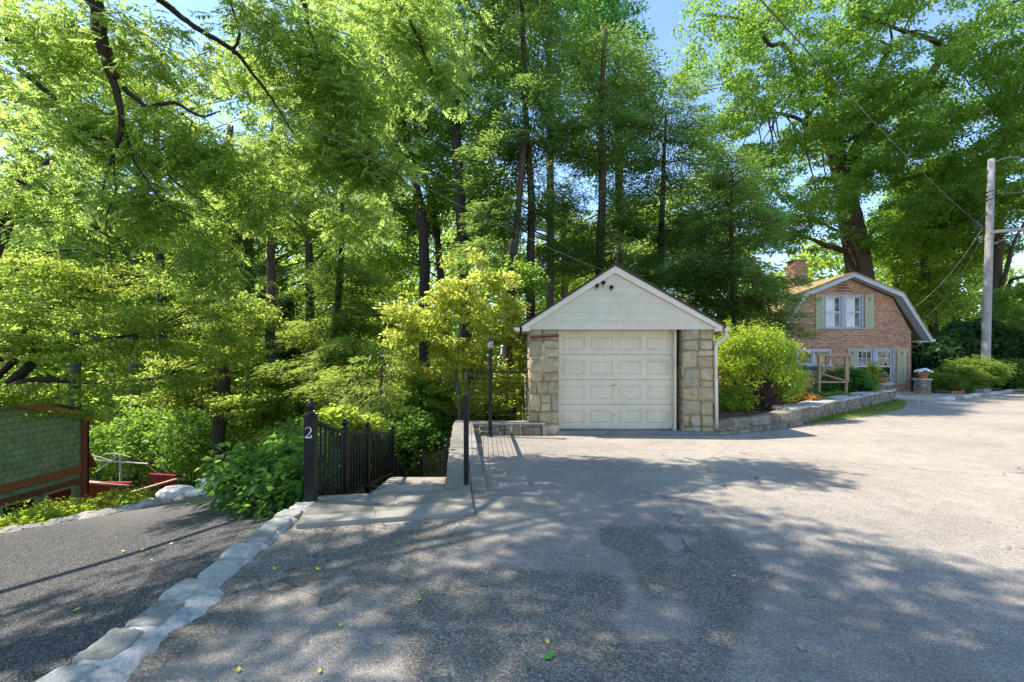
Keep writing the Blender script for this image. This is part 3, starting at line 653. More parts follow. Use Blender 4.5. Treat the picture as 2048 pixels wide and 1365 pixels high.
mb = MB(); mb.tube([(hx, DY, .34), (hx, DY - .03, .34)], .014, 8); mb.bar((hx - .03, DY - .03, .34), (hx + .03, DY - .03, .34), .014); mb.build('door_handle', M['brass'], door)
mb = MB(); mb.prism([(1.0, GY - .08), (4.42, GY - .14), (4.42, GY + .3), (1.0, GY + .3)], -.12, .012)
mb.build('threshold', M['sill'], gar, bev=.01)
# three service insulators
for px, py in ((1194, 572), (1207, 566), (1223, 575)):
    p = P(px, py, yb - .05); mb = MB()
    mb.tube([(p[0], yb - .02, p[2]), (p[0], yb - .09, p[2])], [.03, .03], 12); mb.tube([(p[0], yb - .035, p[2]), (p[0], yb - .05, p[2])], .042, 12); mb.tube([(p[0], yb - .065, p[2]), (p[0], yb - .08, p[2])], .042, 12)
    mb.tube([(p[0], yb - .05, p[2]), (p[0] - .01, yb - .05, p[2] - .10)], .008, 6)
    mb.build('insulator', M['black'], gar, smooth=True)
# name board
sg = thing('name_sign', 'small red-brown wooden name sign over the left stone pillar of the garage', 'sign', (.7, GY - .07, 2.1))
mb = MB(); mb.bar((.44, GY - .055, 2.065), (.98, GY - .055, 2.1), .014, .035)
for x, z in ((.44, 2.065), (.98, 2.1)): mb.tube([(x, GY - .05, z), (x, GY - .075, z)], .045, 6)
mb.build('board', M['signred'], sg)
def text_mesh(name, txt, size, mat, parent, loc, rot, ext=.003, sx=1):
    cu = bpy.data.curves.new(name, 'FONT'); cu.body = txt; cu.size = size; cu.extrude = ext; cu.align_x = 'CENTER'; cu.align_y = 'CENTER'
    t = bpy.data.objects.new(name, cu); me = bpy.data.meshes.new_from_object(t); bpy.data.objects.remove(t)
    me.name = name; me.materials.append(mat); mt = Matrix.Translation(Vector(loc) - Vector(ROOT[parent])) @ Matrix.Rotation(rot[1], 4, 'Y') @ Matrix.Rotation(R(90), 4, 'X') @ Matrix.Scale(sx, 4, (1, 0, 0))
    me.transform(mt); return link(name, me, parent)
text_mesh('lettering', 'J.ANTON', .125, M['signred'], sg, (.715, GY - .072, 2.085), (0, -R(3.7)), .004, .92)

# ------------------------------------------------------------------ rubble retaining wall right of the garage
rw = thing('stone_wall', 'low rubble stone retaining wall running from garage to the brick house patio', 'wall', (6.8, 10.9, 0))
def wallseg(A, B, h0, h1, thick, g, mw, mh, cap, zb0=-.1):
    A = np.array(A); B = np.array(B); Ln = np.linalg.norm(B - A); d = (B - A) / Ln; n_ = np.array([d[1], -d[0]])
    mb = MB(); H = lambda u: h0 + (h1 - h0) * u / Ln + .02 * math.sin(u * 3.1) + .012 * math.sin(u * 7.7)
    K = max(4, int(Ln / .4))
    for i in range(K):
        u0, u1 = Ln * i / K, Ln * (i + 1) / K
        a = A + d * u0; b = A + d * u1; a2 = a - n_ * thick; b2 = b - n_ * thick; a = a - n_ * .015; b = b - n_ * .015
        mb.hexa([(*a, zb0), (*b, zb0), (*b2, zb0), (*a2, zb0)], [(*a, H(u0) - .02), (*b, H(u1) - .02), (*b2, H(u1) - .02), (*a2, H(u0) - .02)], 0)
    hm = (h0 + h1) / 2
    def fn(u, v, dd):
        hh = H(u); z = zb0 + (v - 0) * (hh - zb0); lean = -.05 * v; p = A + d * u + n_ * (dd + lean + .0); return (p[0], p[1], z)
    rr = []; split_rects(g, 0, Ln, 0, 1, mw, mh / (hm - zb0), rr)
    stones(mb, g, fn, 0, Ln, 0, 1, rects=rr, gapw=.012, bulge=.045)
    body = mb.build('wall_face', [M['mortar'], M['stone2']], rw, smooth=True)
    if cap:
        mb = MB(); u = 0
        while u < Ln - .05:
            w_ = min(g.uniform(.45, .95), Ln - u); e0, e1 = g.uniform(-.03, .03, 2); t = float(g.uniform(.2, .9))
            c = [A + d * (u + .008) + n_ * (.04 + e0), A + d * (u + w_ - .008) + n_ * (.04 + e1), A + d * (u + w_ - .008) - n_ * (thick + .02 + e0), A + d * (u + .008) - n_ * (thick + .02 + e1)]
            za, zbb = H(u), H(u + w_)
            zz = [za, zbb, zbb, za]; mb.hexa([(*c[i], zz[i] - .025) for i in range(4)], [(*c[i], zz[i] + .03 + g.uniform(-.008, .008)) for i in range(4)], 0, t); u += w_
        mb.build('coping', M['capstone'], rw, bev=.015)
wallseg(WALL[0], WALL[1], .2, .36, .35, np.random.default_rng(7), .7, .22, False)
wallseg(WALL[1], WALL[2], .38, .42, .5, np.random.default_rng(8), .42, .34, True)
def pier(name, label, c, w_, h, seed):
    g = np.random.default_rng(seed); t = thing(name, label, 'stone pier', (c[0], c[1], 0)); mb = MB(); x0, x1, y0, y1 = c[0] - w_ / 2, c[0] + w_ / 2, c[1] - w_ / 2, c[1] + w_ / 2
    mb.box(x0 + .01, x1 - .01, y0 + .01, y1 - .01, -.05, h)
    stones(mb, g, lambda u, v, d: (x0 + u, y0 - d, v), 0, w_, -.05, h, .34, .22); stones(mb, g, lambda u, v, d: (x0 - d, y1 - u, v), 0, w_, -.05, h, .34, .22)
    stones(mb, g, lambda u, v, d: (x1 + d, y0 + u, v), 0, w_, -.05, h, .34, .22)
    mb.build('masonry', [M['mortar'], M['stone2']], t, smooth=True)
    mb = MB(); e = .05; mb.hexa([(x0 - e, y0 - e, h - .01), (x1 + e, y0 - e, h - .01), (x1 + e, y1 + e, h - .01), (x0 - e, y1 + e, h - .01)], [(x0 - e * .7, y0 - e * .8, h + .06), (x1 + e, y0 - e * .6, h + .07), (x1 + e * .8, y1 + e, h + .06), (x0 - e, y1 + e, h + .065)])
    mb.build('cap', M['capstone'], t, bev=.015); return t
def pot(name, label, c, r, h, kind):
    t = thing(name, label, 'plant pot', c); mb = MB()
    if kind == 'bowl': pr = [(r * .45, 0), (r * .62, .01), (r * .9, h * .6), (r, h * .8), (r * 1.04, h * .82), (r * 1.04, h), (r * .93, h), (r * .9, h * .85), (.01, h * .85)]
    else: pr = [(r * .65, 0), (r * .67, .01), (r * .9, h * .75), (r * 1.05, h * .77), (r * 1.05, h), (r * .92, h), (r * .9, h * .88), (.01, h * .88)]
    mb.lathe(c, pr, 20); mb.build('pot', M['terracotta'], t, smooth=True); return t
pier('stone_pier', 'stone pier ending the retaining wall, under the terracotta bowl planter', (14.05, 17.4), .5, .62, 21)
pier('stone_pier', 'free-standing square stone pier carrying the pot of white flowers', (18.3, 20.3), .42, .66, 22)
def foliage(name, root, C, rad, flat, n, size, lm, seed, mode='broad', aspect=.6):
    g = np.random.default_rng(seed); C = np.array(C, float); V, t = clump_leaves(g, C, np.full(len(C), float(rad)), flat, n, size, mode, aspect=aspect)
    return np_mesh(name, V, quads(len(V) // 4), lm, t, root)
b = pot('bowl_planter', 'wide terracotta bowl with pale succulents on the wall end pier', (14.05, 17.35, .685), .27, .2, 'bowl')
g = np.random.default_rng(3)
foliage('succulents', b, [(14.05 + g.uniform(-.2, .2), 17.35 + g.uniform(-.1, .1), .93 + g.uniform(-.02, .1)) for _ in range(14)], .06, 1.1, 24, .09, leafmat('succulent', (.2, .27, .12), (.35, .4, .2), (.4, .5, .2), .3), 4)
b = pot('round_pot', 'rounded terracotta pot sitting on the retaining wall coping', (13.1, 16.55, .45), .2, .22, 'pot')
foliage('seedlings', b, [(13.1, 16.55, .7), (13.15, 16.5, .72)], .09, .8, 20, .07, LM['shrub'], 5)
b = pot('flower_pot', 'small terracotta pot filled with white flowers on free-standing pier', (18.3, 20.25, .725), .2, .26, 'pot')
g = np.random.default_rng(9); mb = MB()
for _ in range(60):
    a = g.random() * 6.28; rr = .3 * g.random() ** .5; mb.lathe((18.3 + rr * math.cos(a), 20.25 + rr * math.sin(a), 1.02 + .12 * (1 - (rr / .3) ** 2) + g.uniform(-.02, .04)), [(.005, -.03), (.045, -.012), (.05, .0), (.02, .02)], 7)
mb.build('flowers', M['flower'], b, smooth=True)
foliage('leaves', b, [(18.3, 20.25, 1.0)], .22, .4, 90, .08, LM['shrub'], 8)
# kerb edging of the patio
ke = thing('patio_kerb', 'low stone kerb edging the patio and planting bank by the road', 'kerb', (16.2, 17.3, 0)); g = np.random.default_rng(31)
kp = [G0(1797, 803), G0(1840, 806), G0(1885, 802), G0(1940, 795), G0(1990, 788.5), G0(2030, 783), G0(2100, 776)]
for i in range(len(kp) - 1):
    a, c = kp[i], kp[i + 1]; n_ = max(1, int(np.linalg.norm(c - a) / .9))
    for k in range(n_):
        p = a + (c - a) * (k + .02) / n_; q = a + (c - a) * (k + .97) / n_; mb = MB(); mb.bar((p[0], p[1], .03), (q[0], q[1], .03 + g.uniform(-.01, .01)), .22 + g.uniform(-.03, .03), .16 + g.uniform(-.02, .03), 0, float(g.random())); mb.build('kerb_stone', M['capstone'], ke, bev=.03)
kp = [P(1868, 778, 21.2), P(1930, 779, 21.4), P(1982, 782, 20.9)]
for i in range(2):
    for k in range(3):
        p = kp[i] + (kp[i + 1] - kp[i]) * (k + .02) / 3; q = kp[i] + (kp[i + 1] - kp[i]) * (k + .97) / 3; mb = MB(); mb.bar((p[0], p[1], .1), (q[0], q[1], .1), .25, .24, 0, float(g.random())); mb.build('kerb_stone', M['capstone'], ke, bev=.03)
mb = MB(); p = P(1912, 783, 20.4); mb.box(p[0] - .3, p[0] + .3, 20.3, 20.5, .04, .16); o = mb.build('loose_brick', M['terracotta'], None, (p[0], 20.4, .04), bev=.02); tag(o, 'loose orange brick lying on the patio beside the kerb', 'brick')
mb = MB(); p = G0(1835, 790, .04); mb.tube([(p[0] - .45, p[1] + .25, .06), (p[0] - .1, p[1], .05), (p[0] + .25, p[1] + .12, .05), (p[0] + .5, p[1] - .1, .05)], .045, 8); o = mb.build('garden_hose', M['terracotta'], None, (p[0], p[1], .04), smooth=True); tag(o, 'short orange-red hose lying on the patio by the brick house', 'hose')

# ------------------------------------------------------------------ brick house
HY_ = 22.0; hz = -.05
hs_ = thing('brick_house', 'red brick house with gambrel roof, green shutters and grey trim', 'house', (16.2, HY_, hz))
cx_ = 16.2; wl, wr = 13.15, 19.3; PZ, BZ, EZ = 5.72, 4.75, 2.55; bx = 2.35; exx = 3.72; DEP = 8.0
def gpoly(off=0.0):
    return [(wl, hz), (wr, hz), (wr, EZ + .35), (cx_ + bx - .15, BZ - .22), (cx_, PZ - .22), (cx_ - bx + .15, BZ - .22), (wl, EZ + .35)]
wins = [  # x0,x1,z0,z1
    (P(1649, 0, HY_)[0], P(1726, 0, HY_)[0], P(0, 656, HY_)[2], P(0, 590, HY_)[2]),
    (P(1713, 0, HY_)[0], P(1788, 0, HY_)[0], P(0, 766, HY_)[2], P(0, 698, HY_)[2]),
    (P(1593, 0, HY_)[0], P(1662, 0, HY_)[0], P(0, 730, HY_)[2], P(0, 699, HY_)[2])]
# front wall with openings: made from vertical strips
def xs_at(z):
    if z <= EZ + .35: return wl, wr
    if z <= BZ - .22:
        t = (z - EZ - .35) / (BZ - .22 - EZ - .35); return wl + (cx_ - bx + .15 - wl) * t, wr + (cx_ + bx - .15 - wr) * t
    t = (z - BZ + .22) / (PZ - BZ); return cx_ - (bx - .15) * (1 - t), cx_ + (bx - .15) * (1 - t)
mb = MB(); zz = sorted({hz, EZ + .35, BZ - .22, PZ - .22, *[w_[2] for w_ in wins], *[w_[3] for w_ in wins]})
for z0, z1 in zip(zz[:-1], zz[1:]):
    zm = (z0 + z1) / 2; op = sorted([(w_[0], w_[1]) for w_ in wins if w_[2] <= zm <= w_[3]])
    a0, b0 = xs_at(z0 + 1e-6); a1, b1 = xs_at(z1 - 1e-6); L0, L1_ = a0, a1
    for (ox0, ox1) in op + [(None, None)]:
        r0, r1 = (ox0, ox0) if ox0 is not None else (b0, b1)
        if r1 - L1_ < 1e-4: r1 = L1_ + 1e-3
        mb.hexa([(L0, HY_, z0), (r0, HY_, z0), (r0, HY_ + .25, z0), (L0, HY_ + .25, z0)], [(L1_, HY_, z1), (r1, HY_, z1), (r1, HY_ + .25, z1), (L1_, HY_ + .25, z1)])
        if ox0 is not None: L0 = L1_ = ox1
mb.box(wl, wl + .25, HY_ + .25, HY_ + DEP, hz, EZ + .3); mb.box(wr - .25, wr, HY_ + .25, HY_ + DEP, hz, EZ + .3); mb.box(wl + .25, wr - .25, HY_ + DEP - .25, HY_ + DEP, hz, EZ + .3)
body = mb.build('wall', M['brick'], hs_)
# near-black sheet painting the shade of the rooms behind the windows
mb = MB(); mb.box(wl + .3, wr - .3, HY_ + 1.2, HY_ + 1.25, hz, 4.4); mb.build('interior_shade_sheet', M['dark'], hs_)
# fan vent
mb = MB(); vx, vz = P(1686, 0, HY_)[0], P(0, 584, HY_)[2]
for r_ in range(4):
    n_ = 8 - r_ * 2 + (1 if r_ % 2 else 0); hw = [.42, .34, .24, .13][r_]
    for k in range(n_):
        x = vx - hw + 2 * hw * (k + .5) / n_; mb.box(x - .028, x + .028, HY_ - .012, HY_ + .05, vz + r_ * .14, vz + r_ * .14 + .075)
mb.build('fan_vent', M['dark'], hs_)
# roof shells
mb = MB(); yo = HY_ - .5; ye = HY_ + DEP + .3
pr = [(cx_ - exx, EZ), (cx_ - bx, BZ), (cx_, PZ), (cx_ + bx, BZ), (cx_ + exx, EZ)]
pi = [(cx_ - exx + .05, EZ - .1), (cx_ - bx + .09, BZ - .13), (cx_, PZ - .15), (cx_ + bx - .09, BZ - .13), (cx_ + exx - .05, EZ - .1)]
for i in range(4):
    (a, b_), (c, d) = pr[i], pr[i + 1]
    mb.add([(a, yo, b_), (a, ye, b_), (c, ye, d), (c, yo, d), (a, yo, b_ - .05), (a, ye, b_ - .05), (c, ye, d - .05), (c, yo, d - .05)], [(0, 3, 2, 1), (4, 5, 6, 7), (0, 4, 7, 3), (1, 2, 6, 5)])
mb.add([(pr[0][0], yo, pr[0][1]), (pr[0][0], ye, pr[0][1]), (pr[0][0], ye, pr[0][1] - .05), (pr[0][0], yo, pr[0][1] - .05)], [(0, 1, 2, 3)])
roof = mb.build('roof', M['mossroof'], hs_)
mb = MB()
for i in range(4):  # fascia (bargeboard) and soffit
    (a, b_), (c, d) = pr[i], pr[i + 1]; (a2, b2), (c2, d2) = pi[i], pi[i + 1]
    b_ -= .052; d -= .052; b2 -= .09; d2 -= .09; yf = yo + .02
    mb.add([(a, yf, b_), (c, yf, d), (c2, yf, d2), (a2, yf, b2), (a, yf + .05, b_), (c, yf + .05, d), (c2, yf + .05, d2), (a2, yf + .05, b2)], [(0, 3, 2, 1), (4, 5, 6, 7), (0, 1, 5, 4), (3, 7, 6, 2)])
    mb.add([(a2, yf + .05, b2 + .06), (c2, yf + .05, d2 + .06), (c2, HY_ + .01, d2 + .06), (a2, HY_ + .01, b2 + .06), (a2, yf + .05, b2 + .1), (c2, yf + .05, d2 + .1), (c2, HY_ + .01, d2 + .1), (a2, HY_ + .01, b2 + .1)], [(0, 3, 2, 1), (4, 5, 6, 7)])
mb.build('bargeboard', simple('grey_bargeboard', (.38, .39, .40), (.46, .47, .48), 3, .6), hs_)
for s_ in (-1, 1):
    x0 = cx_ + s_ * (exx - .08); x1 = cx_ + s_ * (exx - .62); mb = MB()
    mb.box(min(x0, x1), max(x0, x1), yo + .07, ye, EZ - .16, EZ - .1); mb.build('soffit', M['trim'], hs_)
mb = MB(); xg = cx_ + exx + .02; mb.box(xg - .02, xg + .12, yo + .05, ye, EZ - .13, EZ - .03); mb.build('gutter', M['white'], hs_)
# chimney
mb = MB(); ch = P(1593, 0, 26.5)[0]; mb.box(ch - .39, ch + .39, 26.1, 26.9, 4.9, 6.85); mb.box(ch - .42, ch + .42, 26.05, 26.95, 6.85, 7.0); mb.box(ch - .32, ch + .32, 26.15, 26.85, 7.0, 7.26)
c_ = mb.build('chimney', M['brick'], roof)
mb = MB(); mb.box(ch - .42, ch + .42, 26.05, 26.95, 7.26, 7.31); mb.build('chimney_cap', M['metalgrey'], c_)
def sash(parent, x0, x1, z0, z1, muntin, curtain, split=True, Y=HY_):
    mb = MB(); f = .06; y0, y1 = Y + .05, Y + .11
    mb.box(x0, x0 + f, y0, y1, z0, z1); mb.box(x1 - f, x1, y0, y1, z0, z1); mb.box(x0 + f, x1 - f, y0, y1, z0, z0 + f); mb.box(x0 + f, x1 - f, y0, y1, z1 - f, z1)
    zm = (z0 + z1) / 2
    if split: mb.box(x0 + f, x1 - f, y0 + .005, y1 - .005, zm - .03, zm + .03)
    if muntin:
        for k in (1, 2): x = x0 + f + (x1 - x0 - 2 * f) * k / 3; mb.box(x - .014, x + .014, y0 + .015, y1 - .015, zm + .03, z1 - f)
        z = (zm + z1 - f) / 2 + .02; mb.box(x0 + f, x1 - f, y0 + .018, y1 - .018, z - .014, z + .014)
    sa = mb.build('sash', M['trimlight'], parent)
    mb = MB(); mb.add([(x0 + f, Y + .08, z0 + f), (x1 - f, Y + .08, z0 + f), (x1 - f, Y + .08, z1 - f), (x0 + f, Y + .08, z1 - f)], [(0, 1, 2, 3)]); mb.build('pane', M['glass'], parent)
    if curtain:
        mb = MB(); n_ = 24; vs = []; cx0 = x0 + .08; cx1 = x1 - .17 * (x1 - x0) - .06
        for k in range(n_ + 1):
            x = cx0 + (cx1 - cx0) * k / n_; y = Y + .2 + .02 * math.sin(k * 1.5); vs += [(x, y, z0 + .03), (x, y, z1 - .03)]
        mb.add(vs, [(2 * k, 2 * k + 2, 2 * k + 3, 2 * k + 1) for k in range(n_)]); mb.build('curtain', M['curtain'], parent, smooth=True)
for wi, (x0, x1, z0, z1) in enumerate(wins):
    mb = MB(); t = .07
    mb.box(x0 - .0, x0 + t, HY_ - .02, HY_ + .16, z0, z1); mb.box(x1 - t, x1, HY_ - .02, HY_ + .16, z0, z1); mb.box(x0 + t, x1 - t, HY_ - .02, HY_ + .16, z1 - t, z1); mb.box(x0 - .05, x1 + .05, HY_ - .07, HY_ + .16, z0 - .07, z0)
    xm = (x0 + x1) / 2; mw = .11 if wi < 2 else .03
    mb.box(xm - mw, xm + mw, HY_ - .005, HY_ + .14, z0, z1 - t)
    wn = mb.build('window', M['trim'] if wi < 2 else M['trimlight'], hs_, bev=.006)
    for a, c in ((x0 + t, xm - mw), (xm + mw, x1 - t)):
        sash(wn, a, c, z0 + .003, z1 - t, wi == 1, wi == 0, wi < 2)
    if wi < 2:
        for a, c, in ((x0 - .43, x0 - .02), (x1 + .02, x1 + .43)):
            if wi == 1 and a > xm: a += .12; c += .12
            if wi == 0 and a > xm: a += .06; c += .06
            mb = MB(); za = z0 - .06 if wi == 0 else z0 - .08; zb_ = z1 + .01
            mb.box(a, c, HY_ - .035, HY_ - .004, za, zb_)
            for k in range(1, 3): xk = a + (c - a) * k / 3; mb.box(xk - .006, xk + .006, HY_ - .038, HY_ - .034, za + .03, zb_ - .03, 1)
            for zq in (za + .12, (za + zb_) / 2, zb_ - .5): mb.box(a + .01, c - .01, HY_ - .052, HY_ - .036, zq, zq + .08)
            xc = (a + c) / 2; zq = zb_ - .22; mb.box(xc - .035, xc + .035, HY_ - .04, HY_ - .034, zq, zq + .05, 1); mb.box(xc - .012, xc + .012, HY_ - .04, HY_ - .033, zq - .09, zq, 1)
            mb.build('shutter', [M['shutter'], M['dark']], hs_)
mb = MB(); mb.tube([(18.05, HY_ - .01, 1.35), (18.05, HY_ - .06, 1.35)], .05, 10); mb.build('wall_light', M['black'], hs_)
# window box left
x0, x1 = P(1588, 0, 21.8)[0], P(1640, 0, 21.8)[0]
wb = thing('window_box', 'pale stone window box full of leafy plants under the left kitchen window', 'planter', ((x0 + x1) / 2, 21.8, .8))
mb = MB(); z1 = P(0, 741, 21.8)[2]; mb.hexa([(x0 + .1, 21.7, z1 - .22), (x1 - .1, 21.7, z1 - .22), (x1 - .1, 21.98, z1 - .22), (x0 + .1, 21.98, z1 - .22)], [(x0, 21.6, z1), (x1, 21.6, z1), (x1, 21.98, z1), (x0, 21.98, z1)]); mb.build('trough', M['grey_stone_ledge'], wb, bev=.02)
g = np.random.default_rng(6)
foliage('foliage', wb, [(g.uniform(x0, x1), 21.75, z1 + g.uniform(0, .18)) for _ in range(22)], .14, .9, 26, .08, leafmat('box_plant', (.08, .12, .08), (.2, .24, .2), (.3, .4, .3), .3), 4)
foliage('trailing_foliage', wb, [(g.uniform(x0, x1), 21.58, z1 + g.uniform(-.1, .05)) for _ in range(12)], .1, 1, 16, .07, LM['shrub'], 5)

# trellis
tr = thing('garden_trellis', 'tan wooden garden trellis bench frame standing in the planting bed', 'trellis', (10.9, 16.6, .27))
def TP(px, py, Y): return tuple(P(px, py, Y))
mb = MB(); A = [(1638, 710, 16.2), (1697, 708, 16.9)]; ztop = P(0, 711, 16.3)[2]
lx, rx = P(1638, 0, 16.0)[0], P(1692, 0, 16.0)[0]; lb, rb = P(1653, 0, 16.8)[0], P(1700, 0, 16.8)[0]
for (x, y) in ((lx, 16.0), (rx, 16.0), (lb, 16.8), (rb, 16.8)): mb.bar((x, y, .2), (x, y, ztop), .075)
for a, c in (((lx - .06, 16.0), (rx + .06, 16.0)), ((lb, 16.8), (rb, 16.8)), ((lx, 16.0), (lb, 16.8)), ((rx, 16.0), (rb, 16.8))):
    mb.bar((*a, ztop), (*c, ztop), .07); mb.bar((*a, .78), (*c, .78), .06)
mb.bar((lx, 16.0, 1.1), (rx, 16.0, .82), .05) ; mb.bar((lx, 16.03, .8), ((lx + rx) / 2, 16.03, ztop), .045); mb.bar(((lx + rx) / 2, 16.03, ztop), (lx, 16.03, ztop - .45), .04)
for k in range(5): z = .85 + k * .14; mb.bar((rx, 16.0, z), (rb, 16.8, z + .05), .03)
mb.bar((rx + .03, 15.97, .8), (rx + .12, 16.1, ztop), .07)
mb.build('frame', M['lattice'], tr, bev=.006)

# ------------------------------------------------------------------ bluestone landing, treads, cap wall
ld = thing('stone_landing', 'blue-grey flagstone landing at the top of the garden steps', 'landing', (-1.3, 4.8, 0))
F0, F1 = np.array([-2.03, 4.27]), np.array([-.38, 4.62]); B0, B1 = np.array([-2.24, 5.15]), np.array([-.5, 5.46])
def LB(u, v): p = (F0 + (F1 - F0) * u) * (1 - v) + (B0 + (B1 - B0) * u) * v; return (p[0], p[1])
def slab(u0, u1, v0, v1, tint, z=.05):
    e = .004; mb.prism([LB(u0 + e, v0 + e * 1.5), LB(u1 - e, v0 + e * 1.5), LB(u1 - e, v1 - e * 1.5), LB(u0 + e, v1 - e * 1.5)], -.06, z, 0, tint)
mb = MB()
for s_ in ((0, .52, .44, 1, .45), (.52, 1, .44, 1, .55), (0, .40, .27, .44, .3), (.40, .80, .27, .44, .6), (.80, 1, .27, .44, .45), (0, .42, 0, .27, .95), (.42, 1, 0, .27, .7)): slab(*s_)
mb.build('flagstone', M['bluestone'], ld, bev=.008)
mb = MB(); mb.prism([LB(.003, .01), LB(.997, .01), LB(.997, .99), LB(.003, .99)], -.05, .046); mb.build('joint_mortar', M['mortar'], ld)
st = thing('garden_steps', 'tan stone steps descending behind the flagstone landing', 'steps', (-1.4, 6.2, -.3))
mb = MB(); mb.prism([(-2.05, 5.1), (-.8, 5.3), (-.86, 6.3), (-1.68, 6.3)], -.4, -.14, 0, .7); mb.build('tread', M['tread'], st, bev=.01)
mb = MB(); mb.prism([(-1.98, 6.302), (-.88, 6.302), (-.95, 7.2), (-1.92, 7.2)], -.6, -.27, 0, .4); mb.build('tread', M['tread'], st, bev=.01)
for k in range(7):
    mb = MB(); y = 7.203 + k * .36; mb.prism([(-1.95, y), (-.98, y), (-.98, y + .357), (-1.95, y + .357)], -1.2 - k * .16, -.43 - k * .16, 0, .5); mb.build('tread', M['tread'], st, bev=.01)
# capped wall and bench wall
cw = thing('capped_wall', 'low L-shaped stone wall with grey flagstone cap under the cable railing', 'wall', (-.8, 8, 0))
cz = lambda x, y: .045 + .155 * (y - 5.5) / 4.5
mb = MB(); Lp = [(-.81, 5.46), (-.30, 5.46)]; Lf = [(-1.28, 10.0), (-.86, 9.9)]
def CW(u, v): a = np.array(Lp[0]) * (1 - v) + np.array(Lf[0]) * v; b_ = np.array(Lp[1]) * (1 - v) + np.array(Lf[1]) * v; return tuple(a * (1 - u) + b_ * u)
vs_ = [0, .22, .47, .74, 1]
for i in range(4):
    mb.prism([CW(0, vs_[i] + .003), CW(.62, vs_[i] + .003), CW(.62, vs_[i + 1] - .003), CW(0, vs_[i + 1] - .003)], lambda x, y: cz(x, y) - .06, cz, 0, [.6, .75, .4, .6][i])
    mb.prism([CW(.635, vs_[i] + .003), CW(1, vs_[i] + .003), CW(1, vs_[i + 1] - .003), CW(.635, vs_[i + 1] - .003)], lambda x, y: cz(x, y) - .07, lambda x, y: cz(x, y) - .008, 0, [.5, .6, .8, .5][i])
bq = [(-1.28, 10.0), (-.86, 9.9), (.72, 9.86), (.78, 10.28), (-1.28, 10.38)]
mb.prism(bq, .145, .2, 0, .6)
mb.build('cap', M['bluestone'], cw, bev=.008)
mb = MB(); mb.prism([CW(.04, 0.002), CW(.96, 0.002), CW(.96, 1), CW(.04, 1)], lambda x, y: -.3 - .42 * max(0, y - 5.5), lambda x, y: cz(x, y) - .08, 0)
mb.prism([(-1.24, 10.02), (.62, 9.93), (.7, 10.25), (-1.24, 10.34)], -2.0, .143, 0)
g = np.random.default_rng(12)
stones(mb, g, lambda u, v, d: (-.85 + u, 9.945 - d - .01 * u, v), 0, 1.5, -.1, .14, .34, .24, bulge=.03)
stones(mb, g, lambda u, v, d: (CW(.04, 1 - u)[0] - d, CW(.04, 1 - u)[1], -1.6 + v * (1.62 + .155 * (1 - u))), 0, 1, 0, 1, .1, .18, gapw=.005, bulge=.03)
mb.build('masonry', [M['mortar'], M['stone2']], cw, smooth=True)
mb = MB(); mb.prism([(.66, 9.86), (.76, 9.86), (.78, 10.0), (.68, 10.0)], -.1, .144, 0, .9); mb.build('end_slab', M['bluestone'], cw, bev=.006)

# cable railing
cr = thing('cable_railing', 'black metal railing with thin horizontal cables on the capped wall by the garage', 'railing', (-.58, 5.65, .04))
pN = np.array([-.565, 5.62]); pF = np.array([-1.02, 10.08]); pR = np.array([.50, 10.1])
mb = MB(); mb.box(pN[0] - .03, pN[0] + .03, pN[1] - .03, pN[1] + .03, .04, 1.13); mb.build('post', M['black'], cr, bev=.004)
mb = MB(); mb.box(pF[0] - .03, pF[0] + .03, pF[1] - .03, pF[1] + .03, .19, 1.28); mb.build('post', M['black'], cr, bev=.004)
mb = MB(); mb.box(pR[0] - .035, pR[0] + .035, pR[1] - .03, pR[1] + .03, .2, 1.3); mb.build('post', M['black'], cr, bev=.004)
mb = MB(); mb.box(pR[0] + .12, pR[0] + .15, pR[1] - .02, pR[1] + .02, .2, 1.3); mb.build('bracket_bar', M['black'], cr)
mb = MB(); mb.bar((*pN, 1.13), (*pF, 1.3), .06, .04); mb.bar((*pF, 1.305), (pR[0] + .15, pR[1], 1.305), .04, .04)
mb.build('top_rail', M['black'], cr, bev=.004)
for k in range(8):
    f = (k + 1) / 9.; mb = MB()
    a = (pN[0], pN[1], .06 + 1.05 * f); b_ = (pF[0], pF[1], .22 + 1.07 * f); c = (pR[0], pR[1], .22 + 1.07 * f)
    mb.tube([a, b_], .004, 5); mb.tube([b_, c], .008, 5); mb.build('cable', M['black'], cr)

# iron fences by the stairs
def ball_finial(mb, x, y, z, s=1, spike=False):
    mb.box(x - .055 * s, x + .055 * s, y - .055 * s, y + .055 * s, z, z + .012)
    pr = [(.045, .012), (.04, .03), (.022, .045), (.03, .06), (.042, .085), (.047, .11), (.038, .138), (.02, .152), (.006, .158 + (.04 if spike else 0))]
    mb.lathe((x, y, z), [(r * s, h * s) for r, h in pr], 14)
fe = thing('iron_fence', 'black iron picket fence with ball finials and number 2 on its big post', 'fence', (-2.2, 5.0, 0))
FX = -2.2; fp = [(4.98, .98, -.25), (6.0, .70, -.45), (6.93, .5, -.6), (8.38, .24, -1.0)]
def railz(y): return float(np.interp(y, [4.98, 5.3, 5.7, 6.0, 6.4, 6.93, 8.38], [.93, .83, .70, .64, .56, .48, .22]))
def botz(y): return float(np.interp(y, [4.98, 6.0, 8.38], [.07, -.19, -.50]))
